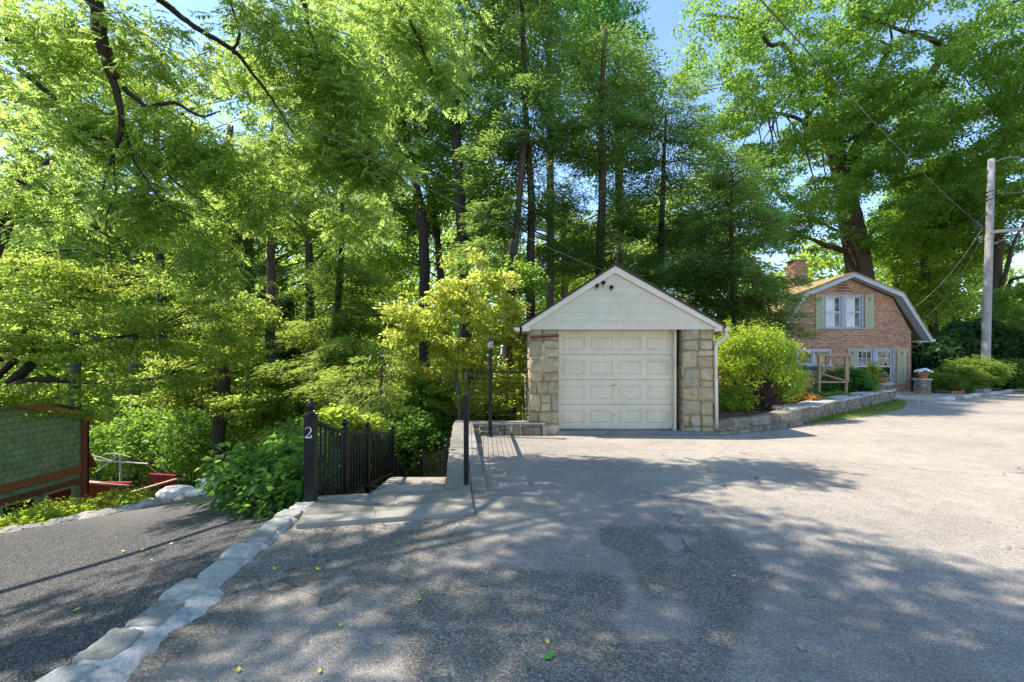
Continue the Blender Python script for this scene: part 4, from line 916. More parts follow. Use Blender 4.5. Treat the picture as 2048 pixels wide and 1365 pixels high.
for i, (y, zt_, zb_) in enumerate(fp):
    w_ = .055 if i == 0 else .028; mb = MB(); mb.box(FX - w_, FX + w_, y - w_, y + w_, zb_, zt_ if i == 0 else railz(y) + .03)
    po = mb.build('post', M['black'], fe, bev=.004)
    mb = MB(); ball_finial(mb, FX, y, zt_ if i == 0 else railz(y) + .03, 1.0 if i == 0 else .85, i >= 2); mb.build('finial', M['black'], po, smooth=True)
    if i == 0:
        # serif numeral 2 as a cut plate
        mb = MB(); sc = .115; cx2, cz2 = FX - .002, .80; yy = y - w_ - .006
        path = [(-.30, .27, .05), (-.27, .40, .06), (-.12, .49, .07), (.06, .5, .09), (.22, .42, .13), (.28, .26, .16), (.22, .08, .14), (.08, -.10, .11), (-.10, -.27, .08), (-.27, -.43, .07)]
        pts = [Vector((cx2 + a * sc * .95, yy, cz2 + b_ * sc)) for a, b_, c in path]; ws = [c * sc for a, b_, c in path]; vs = []
        for k, p in enumerate(pts):
            d = (pts[min(k + 1, len(pts) - 1)] - pts[max(k - 1, 0)]).normalized(); nn = Vector((-d.z, 0, d.x)) * ws[k] / 2.6; vs += [p + nn, p - nn]
        mb.add(vs, [(2 * k, 2 * k + 1, 2 * k + 3, 2 * k + 2) for k in range(len(pts) - 1)])
        mb.box(cx2 - .31 * sc, cx2 + .30 * sc, yy - .001, yy + .002, cz2 - .5 * sc, cz2 - .39 * sc); mb.box(cx2 + .22 * sc, cx2 + .33 * sc, yy - .001, yy + .002, cz2 - .42 * sc, cz2 - .24 * sc)
        mb.build('numeral', M['numeral'], po)
    if i < 3:
        y2 = fp[i + 1][0]
        mb = MB(); k = 6
        for j in range(k):
            ya, yb_ = y + (y2 - y) * j / k, y + (y2 - y) * (j + 1) / k; mb.bar((FX, ya, railz(ya)), (FX, yb_, railz(yb_)), .045, .032)
        mb.build('top_rail', M['black'], fe)
        mb = MB(); mb.bar((FX, y, botz(y)), (FX, y2, botz(y2)), .035, .03); mb.build('bottom_rail', M['black'], fe)
        npk = 8 if i == 0 else (8 if i == 1 else 12)
        for j in range(1, npk):
            yk = y + (y2 - y) * j / npk; mb = MB(); mb.box(FX - .011, FX + .011, yk - .011, yk + .011, botz(yk), railz(yk)); mb.build('picket', M['black'], fe)
f2 = thing('iron_fence', 'short black iron stair railing sloping down right of the garden steps', 'fence', (-1.1, 7.5, -.5))
a = np.array([-1.07, 7.45, .12]); c = np.array([-1.69, 8.55, -.28])
for q in (a, c):
    mb = MB(); mb.box(q[0] - .03, q[0] + .03, q[1] - .03, q[1] + .03, q[2] - 1.0, q[2] + .05); po = mb.build('post', M['black'], f2); mb = MB(); ball_finial(mb, q[0], q[1], q[2] + .05, .8); mb.build('finial', M['black'], po, smooth=True)
mb = MB(); mb.bar(a, c, .045, .035); mb.build('top_rail', M['black'], f2); mb = MB(); mb.bar(a - [0, 0, .85], c - [0, 0, .85], .035, .03); mb.build('bottom_rail', M['black'], f2)
for j in range(1, 10):
    q = a + (c - a) * j / 10; mb = MB(); mb.box(q[0] - .009, q[0] + .009, q[1] - .009, q[1] + .009, q[2] - .85, q[2]); mb.build('picket', M['black'], f2)
f3 = thing('iron_fence', 'lowest black iron railing section just beyond the last tall fence post', 'fence', (-2.2, 9.0, -1))
a = np.array([-2.2, 8.6, -.28]); c = np.array([-2.2, 9.1, -.56])
for q in (a, c):
    mb = MB(); mb.box(q[0] - .03, q[0] + .03, q[1] - .03, q[1] + .03, q[2] - .9, q[2] + .06); mb.build('post', M['black'], f3)
mb = MB(); mb.bar(a, c, .045, .035); mb.build('top_rail', M['black'], f3)
for j in range(1, 4):
    q = a + (c - a) * j / 4; mb = MB(); mb.box(q[0] - .009, q[0] + .009, q[1] - .009, q[1] + .009, q[2] - .8, q[2]); mb.build('picket', M['black'], f3)

# lamp post
lp_ = thing('lamp_post', 'slim black lamp post with small glass lantern in front of the cable railing', 'lamp post', (-.46, 9.75, -.07))
X, Yl = -.465, 9.75; z2 = 1.78
mb = MB(); mb.lathe((X, Yl, -.08), [(.06, 0), (.06, .02), (.042, .05), (.04, 1.83), (.05, 1.85), (.05, 1.88), (.03, 1.9)], 14); mb.build('pole', M['black'], lp_, smooth=False)
mb = MB()
for k in range(6):
    an = k * math.pi / 3; mb.bar((X + .04 * math.cos(an), Yl + .04 * math.sin(an), 1.82), (X + .075 * math.cos(an), Yl + .075 * math.sin(an), 1.98), .009)
mb.lathe((X, Yl, 1.8), [(.03, 0), (.048, .015), (.045, .025)], 6); mb.lathe((X, Yl, 1.975), [(.088, 0), (.09, .012), (.06, .05), (.04, .075), (.02, .085), (.012, .11), (.002, .125)], 6)
mb.build('lantern_frame', M['black'], lp_)
mb = MB(); mb.lathe((X, Yl, 1.823), [(.036, 0), (.07, .152)], 6); mb.build('lantern_glass', simple('frosted_glass', (.55, .55, .42), (.65, .65, .5), 5, .25, spec=.6), lp_)

# ------------------------------------------------------------------ kerb on the left
kb = thing('stone_kerb', 'row of rough granite kerb stones set in white mortar between gravel and asphalt', 'kerb', (-2.15, 3.2, 0))
jy = [.9, 1.3, 1.65, 2.0, 2.33, 2.63, 2.93, 3.25, 3.57, 3.86, 4.14, 4.46, 4.72, 4.95]
g = np.random.default_rng(41)
for i in range(len(jy) - 1):
    y0, y1 = jy[i] + .008, jy[i + 1] - .008; xr = -2.075 - .045 * sm(3, 4.5, (y0 + y1) / 2) * 1.2 + g.uniform(-.015, .015); xl = xr - g.uniform(.19, .235)
    k = 15; V = []; t = float(g.uniform(.2, .85)); ph = g.random(4) * 6
    for b_ in range(k):
        for a_ in range(k):
            s_, r_ = a_ / (k - 1), b_ / (k - 1); s2 = .5 - .5 * math.cos(math.pi * s_); r2 = .5 - .5 * math.cos(math.pi * r_)
            e = (1 - abs(2 * s2 - 1) ** 22) * (1 - abs(2 * r2 - 1) ** 22)
            rc = 1 - .07 * (abs(2 * s2 - 1) * abs(2 * r2 - 1)) ** 3
            V.append(((xl + xr) / 2 + (s2 - .5) * (xr - xl) * rc + .014 * math.sin(r_ * 5 + ph[0]) * s_ + g.normal(0, .0025), (y0 + y1) / 2 + (r2 - .5) * (y1 - y0) * rc + .008 * math.sin(s_ * 4 + ph[1]), -.07 + .122 * e ** .3 + .005 * math.sin(s_ * 3 + ph[2]) + .004 * math.sin(r_ * 6 + ph[3]) + g.normal(0, .0032)))
    mb = MB(); mb.add(V, [(b_ * k + a_, b_ * k + a_ + 1, (b_ + 1) * k + a_ + 1, (b_ + 1) * k + a_) for b_ in range(k - 1) for a_ in range(k - 1)], 0, t)
    mb.build('kerb_stone', M['kerb'], kb, smooth=True)
mb = MB(); ysn = np.arange(.8, 4.95, .035); vs = []; cols = 9
for y in ysn:
    ww = .012 + .115 * sm(3.45, 2.9, y) + .03 * math.sin(y * 9) * sm(3.6, 3.2, y) + .018 * math.sin(y * 23) + .012 * math.sin(y * 51)
    x_l = -2.26; x_r = -2.07 - .054 * sm(3, 4.5, y) + max(.008, ww)
    for c in range(cols):
        u = c / (cols - 1); x = x_l + (x_r - x_l) * u; z = (.034 if u < .6 else .034 * (1 - (u - .6) / .4)) + (-.06 if c == 0 else 0) + (-.016 if c == cols - 1 else 0) + g.normal(0, .002)
        vs.append((x, y, z + .006))
mb.add(vs, [(r * cols + c, r * cols + c + 1, (r + 1) * cols + c + 1, (r + 1) * cols + c) for r in range(len(ysn) - 1) for c in range(cols - 1)])
mb.build('mortar_bed', M['whitemortar'], kb, smooth=True)

# boulders and edging across the gravel
def rock(name, label, cat, c, r, mat, seed, parent=None, group=None, tint=.5):
    g = np.random.default_rng(seed); n_, m_ = 16, 12; vs = []; D = unit(g.normal(size=(14, 3))); O = g.uniform(.62, .95, 14)
    for j in range(m_ + 1):
        th = math.pi * j / m_
        for i in range(n_):
            ph = 2 * math.pi * i / n_; d = np.array([math.sin(th) * math.cos(ph), math.sin(th) * math.sin(ph), math.cos(th)])
            k = min(1.0, np.min(O / np.maximum(D @ d, .05))); k = .25 + .75 * k; vs.append(np.array(c) + d * k * np.array(r) + g.normal(0, .006, 3))
    fs = [(j * n_ + i, (j + 1) * n_ + i, (j + 1) * n_ + (i + 1) % n_, j * n_ + (i + 1) % n_) for j in range(m_) for i in range(n_)]
    mb = MB(); mb.add(vs, fs, 0, tint); o = mb.build(name, mat, parent, None if parent else c, smooth=False)
    if label: tag(o, label, cat, group)
    return o
def GG(px, Y): x = (px - CX) / F * Y; return x
def gzz(x, y): return float(gz(np.array(x), np.array(y)))
x = GG(345, 7.75); rock('boulder', 'large white rounded boulder at the end of the gravel drive', 'boulder', (x, 7.8, gzz(x, 7.8) + .06), (.33, .25, .19), M['boulder'], 3)
x = GG(392, 7.7); rock('boulder', 'flat pale stone lying right of the large white boulder', 'boulder', (x, 7.75, gzz(x, 7.75) + .02), (.24, .2, .1), M['boulder'], 8)
x = GG(415, 8.1); rock('boulder', 'jagged cream stone behind the flat pale stone', 'boulder', (x, 8.15, gzz(x, 8.1) + .09), (.2, .15, .13), M['boulder'], 12)
x = GG(438, 8.2); rock('boulder', 'pointed pale rock half hidden by the maple shrub', 'boulder', (x, 8.2, gzz(x, 8.2) + .12), (.16, .14, .14), M['boulder'], 19)
ed = thing('stone_edging', 'uneven line of flat grey stones edging the far side of the gravel drive', 'edging', (-6.4, 7.3, -.9)); g = np.random.default_rng(52)
for i in range(15):
    t_ = i / 14; x = -8.6 + 3.3 * t_ + g.uniform(-.05, .05); y = 6.8 + .95 * t_ ** 1.1; rock('edging_stone', None, None, (x, y, gzz(x, y) - .02), (g.uniform(.17, .26), g.uniform(.13, .2), g.uniform(.07, .12)), M['edgestone'], 60 + i, ed, tint=float(g.random()))

# ------------------------------------------------------------------ green house at left
gh = thing('green_house', 'green shingled house with orange-brown trim, partly cut off at the left', 'house', (-13, 9, -3))
hx0, hx1, hy0, hy1 = -18.5, -11.25, 2.0, 12.0
topz = lambda y: .22 + .32 * (12.0 - y) if y > 7 else 1.82 - .32 * (7 - y)
mb = MB()
wz0, wz1 = -2.6, -1.63
wy = [(9.95, 10.72), (10.92, 11.62)]
prof = [(2.0, -3.4), (12.0, -3.4), (12.0, topz(12.0)), (7.0, topz(7.0)), (2.0, topz(2.0))]
mb.add([(hx1, y, z) for y, z in prof] + [(hx0, y, z) for y, z in prof], [(0, 1, 2, 3, 4), (9, 8, 7, 6, 5)] + [(i, i + 5, (i + 1) % 5 + 5, (i + 1) % 5) for i in range(5)])
mb.build('wall', M['shingle'], gh)
mb = MB(); xo = hx1 + .025
mb.box(xo - .02, xo + .03, 11.86, 12.04, -3.2, .2); mb.box(hx1 - .3, hx1 + .055, 12.0, 12.05, -3.2, .2)
mb.build('corner_board', M['rust'], gh)
mb = MB(); mb.box(xo - .02, xo + .02, 2.0, 11.86, -1.36, -1.17); mb.build('band_board', M['orange'], gh)
mb = MB(); mb.box(xo - .02, xo + .02, 9.65, 11.86, -1.62, -1.5); mb.box(xo - .02, xo + .02, 9.65, 9.8, -3, -1.62); mb.build('window_trim', M['rust'], gh)
for a, b_ in wy:
    mb = MB(); f = .05
    mb.box(xo - .02, xo + .03, a, b_, wz1 - f, wz1 - .003); mb.box(xo - .02, xo + .03, a, b_, wz0, wz0 + f); mb.box(xo - .02, xo + .03, a, a + f, wz0 + f, wz1 - f); mb.box(xo - .02, xo + .03, b_ - f, b_, wz0 + f, wz1 - f)
    wn = mb.build('window', simple('yellow_green_frame', (.3, .36, .14), (.38, .44, .2), 5, .6), gh)
    mb = MB(); mb.box(xo - .02, xo + .006, a + f, b_ - f, wz0 + f, wz1 - f); mb.build('pane', simple('dark_window_glass', (.008, .01, .012), (.02, .022, .022), 3, .08, spec=.8, bstr=0), wn)
mb = MB()
for sgn, ya, yb_ in ((1, 12.12, 7.0), (-1, 1.7, 7.0)):
    za, zb_ = (topz(12.0) - .32 * .3 if sgn > 0 else topz(2.0) - .1), topz(7.0)
    mb.add([(hx1 + .1, ya, za), (hx1 + .1, yb_, zb_), (hx0 - .2, yb_, zb_), (hx0 - .2, ya, za), (hx1 + .1, ya, za + .07), (hx1 + .1, yb_, zb_ + .07), (hx0 - .2, yb_, zb_ + .07), (hx0 - .2, ya, za + .07)], [(0, 1, 2, 3), (4, 7, 6, 5), (0, 4, 5, 1), (3, 2, 6, 7), (0, 3, 7, 4)])
mb.build('roof', M['roofbrown'], gh)
mb = MB(); mb.add([(hx1 + .09, 12.12, topz(12) - .1), (hx1 + .09, 7, topz(7)), (hx1 + .09, 7, topz(7) - .22), (hx1 + .09, 12.12, topz(12) - .3), (hx1 + .05, 12.12, topz(12) - .1), (hx1 + .05, 7, topz(7)), (hx1 + .05, 7, topz(7) - .22), (hx1 + .05, 12.12, topz(12) - .3)], [(0, 1, 2, 3), (7, 6, 5, 4), (3, 2, 6, 7), (0, 3, 7, 4)]); mb.build('rake_board', M['orange'], gh)
# low porch roof beyond corner
mb = MB(); mb.add([(-12.8, 12.06, -.8), (-11.3, 12.06, -.8), (-11.52, 12.62, -1.42), (-12.8, 12.62, -1.42), (-12.8, 12.06, -.7), (-11.3, 12.06, -.7), (-11.52, 12.62, -1.3), (-12.8, 12.62, -1.3)], [(3, 2, 1, 0), (4, 5, 6, 7), (1, 2, 6, 5), (2, 3, 7, 6)]); mb.build('porch_roof', M['rust'], gh)
# red deck fence and stair rail
dk = thing('red_deck', 'red painted deck wall beside the green house', 'deck', (-11.5, 13.5, -2.6))
a0, a1 = P(166, 961, 13.2), P(262, 972, 13.2); mb = MB(); mb.box(a0[0] - .3, a1[0], 13.15, 13.25, -3.4, a0[2] - .05); mb.build('panel', M['redmetal'], dk)
mb = MB(); mb.bar((a0[0] - .3, 13.18, a0[2] - .02), (a1[0], 13.18, a1[2] + .02), .16, .05); mb.build('top_rail', M['redtop'], dk)
sr = thing('stair_rail', 'red-brown wooden picket handrail rising to the right beyond the white boulder', 'railing', (-9.6, 12, -2.6))
a = P(240, 992, 11.6); c = P(353, 959, 13.4); mb = MB(); mb.bar(a, c, .09, .05); mb.build('handrail', M['redtop'], sr)
for j in range(1, 15):
    q = a + (c - a) * j / 15; mb = MB(); mb.box(q[0] - .03, q[0] + .03, q[1] - .02, q[1] + .02, q[2] - .95, q[2] - .02); mb.build('baluster', M['redmetal'], sr)
mb = MB(); q0, q1 = P(300, 955, 13.6), P(352, 958, 13.5); mb.bar(q0, q1, .08, .22); mb.build('red_board', M['redmetal'], sr)
cl = thing('clothes_dryer', 'thin white pole frame with crossing arms behind the green house corner', 'clothes line', (-11, 13.5, -2.5))
def cp(px, py, Y=13.8): return tuple(P(px, py, Y))
mb = MB(); mb.tube([cp(176, 920), cp(296, 928)], .022, 6); mb.build('arm', M['cloth'], cl)
mb = MB(); mb.tube([cp(192, 944), cp(241, 909)], .018, 6); mb.build('arm', M['cloth'], cl)
mb = MB(); mb.tube([cp(176, 908), cp(225, 922)], .012, 6); mb.tube([cp(210, 907), cp(241, 909), cp(262, 915)], .012, 6); mb.build('line', M['cloth'], cl)
mb = MB(); mb.tube([cp(241, 909), cp(241, 1000)], .03, 6); mb.build('mast', M['cloth'], cl)

# ------------------------------------------------------------------ utility pole and wires
up = thing('utility_pole', 'weathered pale grey wooden utility pole at the right', 'utility pole', (23.2, 22.3, 0))
pb = P(1969, 790, 22.3); pt = P(1983, 319, 22.3); ps = [pb + (pt - pb) * k / 10 for k in range(11)]; mb = MB(); mb.tube(ps, [.185 - .005 * k for k in range(11)], 18); mb.build('pole', M['polewood'], up, smooth=True)
mb = MB(); q = P(1980, 465, 22.1); mb.bar(q, q + np.array([4.0, -1.2, .15]), .12, .14); mb.build('cross_arm', M['polewood'], up, bev=.01)
mb = MB(); mb.tube([P(1980, 492, 22.2), q + np.array([1.2, -.36, -.02])], .025, 8); mb.build('brace', M['metalgrey'], up)
mb = MB(); q2 = P(1985, 326, 22.2); mb.tube([q2, q2 + np.array([.5, -.1, .18]), q2 + np.array([1.1, -.2, .22])], .03, 8); mb.build('top_bracket', M['metalgrey'], up)
mb = MB()
for k, py in enumerate((386, 394, 402)):
    q3 = P(1972, py, 22.05); mb.tube([q3, q3 + np.array([.35, -.05, .12])], .02, 6); mb.tube([q3 + np.array([-.06, 0, 0]), q3 + np.array([.06, 0, 0])], .05, 8)
q4 = P(1966, 452, 22.0); mb.tube([q4 + np.array([.2, 0, .6]), q4 + np.array([-.15, 0, .3]), q4 + np.array([.1, 0, 0]), q4 + np.array([-.2, 0, -.15])], .03, 6); mb.tube([q4 + np.array([-.35, 0, .25]), q4 + np.array([-.3, 0, -.2])], .09, 8); mb.build('wire_clamp', M['black'], up)
def wire(label, a, b, sag, r, mat, seg=24):
    a = np.array(a); b = np.array(b); s = np.linspace(0, 1, seg)[:, None]; p = a + (b - a) * s; p[:, 2] -= sag * 4 * (s * (1 - s))[:, 0]
    mb = MB(); mb.tube(p, r, 6); o = mb.build('overhead_wire', mat, None, tuple(a), smooth=True); tag(o, label, 'wire'); return o
A_w = P(1968, 455, 22.1); wire('thick dark cable running from top of photo down to the utility pole', A_w + (P(1420, -130, 5) - A_w) * 1.1, A_w, .3, .011, M['wire'], 40)
A_w = P(1213, 543, 9.9); wire('pale service wire running down to the garage gable', A_w + (P(100, -80, 3) - A_w) * 1.25, A_w, .22, .0035, M['wirepale'], 40)
wire('thin wire from the brick house eave up toward the utility pole', P(1818, 622, 21.6), P(1966, 455, 22.1), .45, .009, M['wirepale'])
wire('second thin wire below it from house eave to the utility pole', P(1833, 648, 21.6), P(1966, 470, 22.1), .6, .008, M['wire'])
wire('wire leaving utility pole toward the right edge of the photo', P(1985, 388, 22.1), (44, 12, 9.5), .6, .016, M['wire'])

# ------------------------------------------------------------------ fallen leaves
g = random.Random(4)
def fallen(label, cat, px, py, s, mat, z=.012, grp=None, me=None):
    p = G0(px, py, z); 
    if me is None:
        mb = MB(); n_ = 8; vs = [(-.5 * s, 0, 0)] + [(-.5 * s + s * k / n_, .24 * s * math.sin(math.pi * k / n_) ** .8, .10 * s * (k / n_) ** 2) for k in range(1, n_)] + [(.5 * s, 0, .1 * s)] + [(-.5 * s + s * k / n_, -.24 * s * math.sin(math.pi * k / n_) ** .8, .10 * s * (k / n_) ** 2) for k in range(n_ - 1, 0, -1)]
        mid = [(-.5 * s + s * k / n_, 0, -.02 * s + .08 * s * (k / n_) ** 2) for k in range(1, n_)]
        b0 = len(vs); vs += mid; fs = [(0, b0, 1)] + [(b0 + k - 1, b0 + k, k + 1, k) for k in range(1, n_ - 1)] + [(b0 + n_ - 2, n_, n_ - 1)]
        lo = lambda k: 2 * n_ - k
        fs += [(0, lo(1), b0)] + [(b0 + k - 1, lo(k), lo(k + 1), b0 + k) for k in range(1, n_ - 1)] + [(b0 + n_ - 2, lo(n_ - 1), n_)]
        me_o = MB(); me_o.add(vs, fs); o = me_o.build('fallen_leaf', mat)
    else:
        o = bpy.data.objects.new('fallen_leaf', me); COL.objects.link(o)
    o.location = tuple(p); o.rotation_euler = (g.uniform(-.15, .15), g.uniform(-.1, .1), g.uniform(0, 6.3)); return tag(o, label, cat, grp)
YL = [(549, 1137), (635, 1138), (681, 1250), (758, 1287), (639, 1342), (838, 1200), (1175, 1113), (936, 1043), (972, 1043), (1468, 1152), (1878, 1197), (1095, 1283), (1065, 1004), (477, 1339), (1284, 991), (1550, 1000), (1096, 1165), (720, 1088)]
lab = 'small yellow leaf fallen on the asphalt'
o = fallen(lab, 'fallen leaf', *YL[0], .042, M['yellowleaf'], grp='small yellow leaves fallen on the asphalt')
for px, py in YL[1:]:
    c = fallen(lab, 'fallen leaf', px, py, .05, None, grp='small yellow leaves fallen on the asphalt', me=o.data); s = g.uniform(.55, 1.05); c.scale = (s, s, s)
lab2 = 'small yellow leaf fallen on the dark gravel'
for px, py in [(188, 1297), (246, 1106), (285, 1102), (303, 1124), (342, 1091), (232, 1078), (154, 1224)]:
    a_ = (px - CX) / F; Yq = (EYE + .05 - .336 - .09) / ((py - HY) / F + .16 * a_ * 1 - .03) if True else 0
    x = a_ * Yq; z = gzz(x, Yq) + .02; c = fallen(lab2, 'fallen leaf', px, py, .05, None, grp='small yellow leaves fallen on the gravel', me=o.data); c.location = (x, Yq, z); s = g.uniform(.7, 1.3); c.scale = (s, s, s)
fallen('single green leaf lying on the asphalt near the bottom of the photo', 'fallen leaf', 1098, 1312, .085, M['greenleaf'])
fallen('curled pale brown leaf on the asphalt at lower right', 'fallen leaf', 1601, 1294, .065, M['brownleaf'])
b = fallen('brown leaf scrap on dark asphalt', 'fallen leaf', 964, 1302, .03, M['brownleaf'], grp='tiny brown leaf scraps on the asphalt')
for px, py in [(845, 1187), (872, 1185), (527, 1279), (1005, 1350), (1382, 1163), (1467, 1202), (634, 1274), (1010, 1238)]:
    c = fallen('brown leaf scrap on dark asphalt', 'fallen leaf', px, py, .03, None, grp='tiny brown leaf scraps on the asphalt', me=b.data); s = g.uniform(.6, 1.1); c.scale = (s, s, s)

# ------------------------------------------------------------------ plants
def bush(name, label, cat, ells, lm, nclump, nleaf, size, crad, seed, flat=.8, mode='broad', base=None, stems=14, bark='bark_brown', gap=0., group=None, aspect=.6, hollow=.2):
    g = np.random.default_rng(seed); c0 = base if base is not None else ells[0][0] - np.array([0, 0, ells[0][1][2]])
    root = thing(name, label, cat, c0, group); C = sample_crown(g, ells, nclump, hollow, gap, 1.5)
    V, t = clump_leaves(g, C, crad * g.uniform(.7, 1.3, len(C)), flat, nleaf, size, mode, trunk=np.array(c0) if mode == 'needle' else None, aspect=aspect)
    np_mesh('foliage', V, quads(len(V) // 4), lm, t, root)
    mb = MB()
    for i in g.choice(len(C), min(stems, len(C)), replace=False):
        a = np.array(c0) + g.normal(0, .06, 3) * np.array([1, 1, 0]); m_ = a * .5 + C[i] * .5 + np.array([0, 0, .15]); mb.tube([a, m_, C[i]], [.02, .014, .005], 5)
    mb.build('stem', M[bark], root, smooth=True); return root
def E3(x, y, z, rx, ry, rz): return (np.array([x, y, z], float), np.array([rx, ry, rz], float))

# big yellow-green bush right of the garage, with upright shoots
bush('forsythia_bush', 'big bright yellow-green bush between the garage and the brick house', 'bush',
     [ell(1508, 760, 11.9, 78, 66, .85), ell(1475, 705, 11.8, 42, 62, .6), ell(1520, 690, 11.9, 50, 44, .6), ell(1570, 740, 12.1, 42, 58, .6), ell(1468, 800, 11.8, 40, 40, .5)], LM['forsythia'], 520, 40, .075, .18, 71, .9, base=P(1510, 840, 12), stems=160, aspect=.42, gap=.3)
g = np.random.default_rng(72); C = []
for px, py, px2, py2 in ((1470, 700, 1455, 640), (1490, 690, 1482, 648), (1515, 690, 1512, 660), (1530, 690, 1540, 668), (1560, 710, 1590, 684), (1580, 730, 1612, 704), (1585, 760, 1618, 752), (1575, 720, 1600, 690), (1440, 720, 1436, 690), (1500, 700, 1500, 664)):
    for k in range(9): C.append(P(px + (px2 - px) * k / 8, py + (py2 - py) * k / 8, 11.9 + g.uniform(-.2, .2)))
for o in bpy.data.objects:
    if o.name.startswith('forsythia_bush'): fb = o
foliage('shoots', fb, C, .07, 1.2, 22, .075, LM['forsythia'], 73, aspect=.45)
bush('juniper_bush', 'spreading yellow-green juniper at the foot of the utility pole', 'bush', [ell(1905, 755, 21, 52, 26, 1.0), ell(1950, 742, 21.5, 45, 30, 1.0), ell(1885, 763, 20.8, 30, 14, .6)], LM['juniper'], 340, 50, .17, .28, 74, .5, 'needle', aspect=.28)
bush('juniper_bush', 'dark green juniper at the right edge behind the kerb', 'bush', [ell(2020, 750, 23, 60, 30, 1.2), ell(1990, 740, 24, 40, 26, 1)], LM['shrub'], 220, 45, .2, .35, 75, .5, 'needle', aspect=.35)
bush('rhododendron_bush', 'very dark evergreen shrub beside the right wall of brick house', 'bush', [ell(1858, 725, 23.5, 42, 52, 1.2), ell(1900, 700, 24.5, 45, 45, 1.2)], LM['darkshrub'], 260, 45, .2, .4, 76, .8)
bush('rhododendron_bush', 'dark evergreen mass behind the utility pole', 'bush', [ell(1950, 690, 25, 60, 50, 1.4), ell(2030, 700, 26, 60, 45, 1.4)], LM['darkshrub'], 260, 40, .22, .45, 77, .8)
bush('garden_plant', 'leafy green perennial growing inside the wooden trellis', 'plant', [ell(1672, 762, 16.6, 30, 28, .5), ell(1650, 775, 16.5, 20, 18, .4)], LM['shrub'], 90, 34, .10, .16, 78, .8)
bush('garden_plant', 'green flowering plant right of the wooden trellis', 'plant', [ell(1722, 766, 16.6, 30, 22, .5), ell(1708, 750, 16.7, 16, 16, .3)], LM['shrub'], 90, 34, .10, .16, 79, .8)
bush('garden_plant', 'tall thin pale green plant in front of the lower window', 'plant', [ell(1748, 738, 17.2, 8, 18, .15), ell(1742, 760, 17.2, 10, 14, .2)], LM['forsythia'], 20, 22, .12, .12, 80, 1)
bush('groundcover', 'low green groundcover along the base of the brick house bed', 'plant', [ell(1640, 790, 15.6, 62, 7, 1.2), ell(1610, 786, 17.5, 40, 6, 1.0)], LM['shrub'], 120, 30, .09, .16, 81, .5)
bush('azalea_bush', 'orange dried low shrub behind the retaining wall', 'bush', [ell(1600, 798, 13.2, 34, 12, .5), ell(1622, 801, 13.6, 30, 8, .5)], LM['orange'], 90, 40, .09, .13, 82, .6)
# grass strip in front of the wall (stuff)
g = np.random.default_rng(90); n_ = 7500; t_ = g.random(n_) ** .8; d = (np.array(WALL[2]) - np.array(WALL[1])); nn = np.array([d[1], -d[0]]) / np.linalg.norm(d)
wdt = (.08 + .75 * np.sin(np.clip(t_, 0, 1) * 3.0) ** 1.0) * g.random(n_) ** 2.0
pos = np.array(WALL[1]) + d * (t_[:, None] * .98 + .04) + nn * (wdt[:, None] + .03); pos = np.concatenate([pos, np.full((n_, 1), .0)], 1)
ax = g.normal(0, .55, (n_, 3)); ax[:, 2] = 1; V, tt = leaf_quads(pos, ax, g.normal(size=(n_, 3)), g.uniform(.03, .10, n_), g.uniform(.008, .02, n_), g.random(n_))
o = np_mesh('grass', V, quads(n_), LM['grass'], tt); o['kind'] = 'stuff'; o['label'] = 'weedy grass strip along foot of the retaining wall'
g2 = np.random.default_rng(95)
def scatter(name, label, pos, s0, s1, mat, asp=.6, seed=1):
    g = np.random.default_rng(seed); k = len(pos)
    V, tt = leaf_quads(pos, g.normal(size=(k, 3)) * [1, 1, .25], np.array([0, 0, 1.]) + g.normal(0, .35, (k, 3)), g.uniform(s0, s1, k), g.uniform(s0, s1, k) * asp, g.random(k))
    o = np_mesh(name, V, quads(k), mat, tt); o['kind'] = 'stuff'; o['label'] = label
def edge_pts(A, B, n, sp):
    A = np.array(A, float); B = np.array(B, float); t = g2.random(n)[:, None]; d = B - A; nn = np.array([d[1], -d[0]]) / np.linalg.norm(d)
    return A + d * t + nn * (np.abs(g2.normal(0, sp, n)))[:, None]
pp = np.concatenate([edge_pts((-2.0, 4.22), (-.35, 4.57), 260, .10), edge_pts((-.28, 5.5), (-.84, 9.9), 160, .15), edge_pts((-.8, 9.8), (1, 9.8), 200, .12), edge_pts(WALL[0], WALL[1], 420, .14), edge_pts(WALL[1], WALL[2], 1500, .35), edge_pts((1.0, 9.84), (4.4, 9.8), 200, .1),
     np.stack([g2.uniform(-1.9, 6, 500), g2.uniform(1.8, 9, 500)], 1)])
pp = np.concatenate([pp, (dip(pp[:, 0], pp[:, 1]) + .012)[:, None]], 1)
scatter('dry_litter', 'tiny dry leaf bits and needles scattered over the asphalt edges', pp, .012, .035, simple('dry_litter', (.16, .09, .04), (.38, .26, .14), 12, .8), .5, 2)
pp = np.stack([g2.uniform(-1.95, 3.2, 2600), 1.6 + 4.5 * g2.random(2600) ** 1.3], 1); pp = np.concatenate([pp, np.full((2600, 1), .009)], 1)
scatter('loose_grit', 'loose dark grit scattered on the asphalt', pp, .006, .014, simple('grit', (.04, .04, .04), (.2, .19, .18), 30, .9), .9, 3)
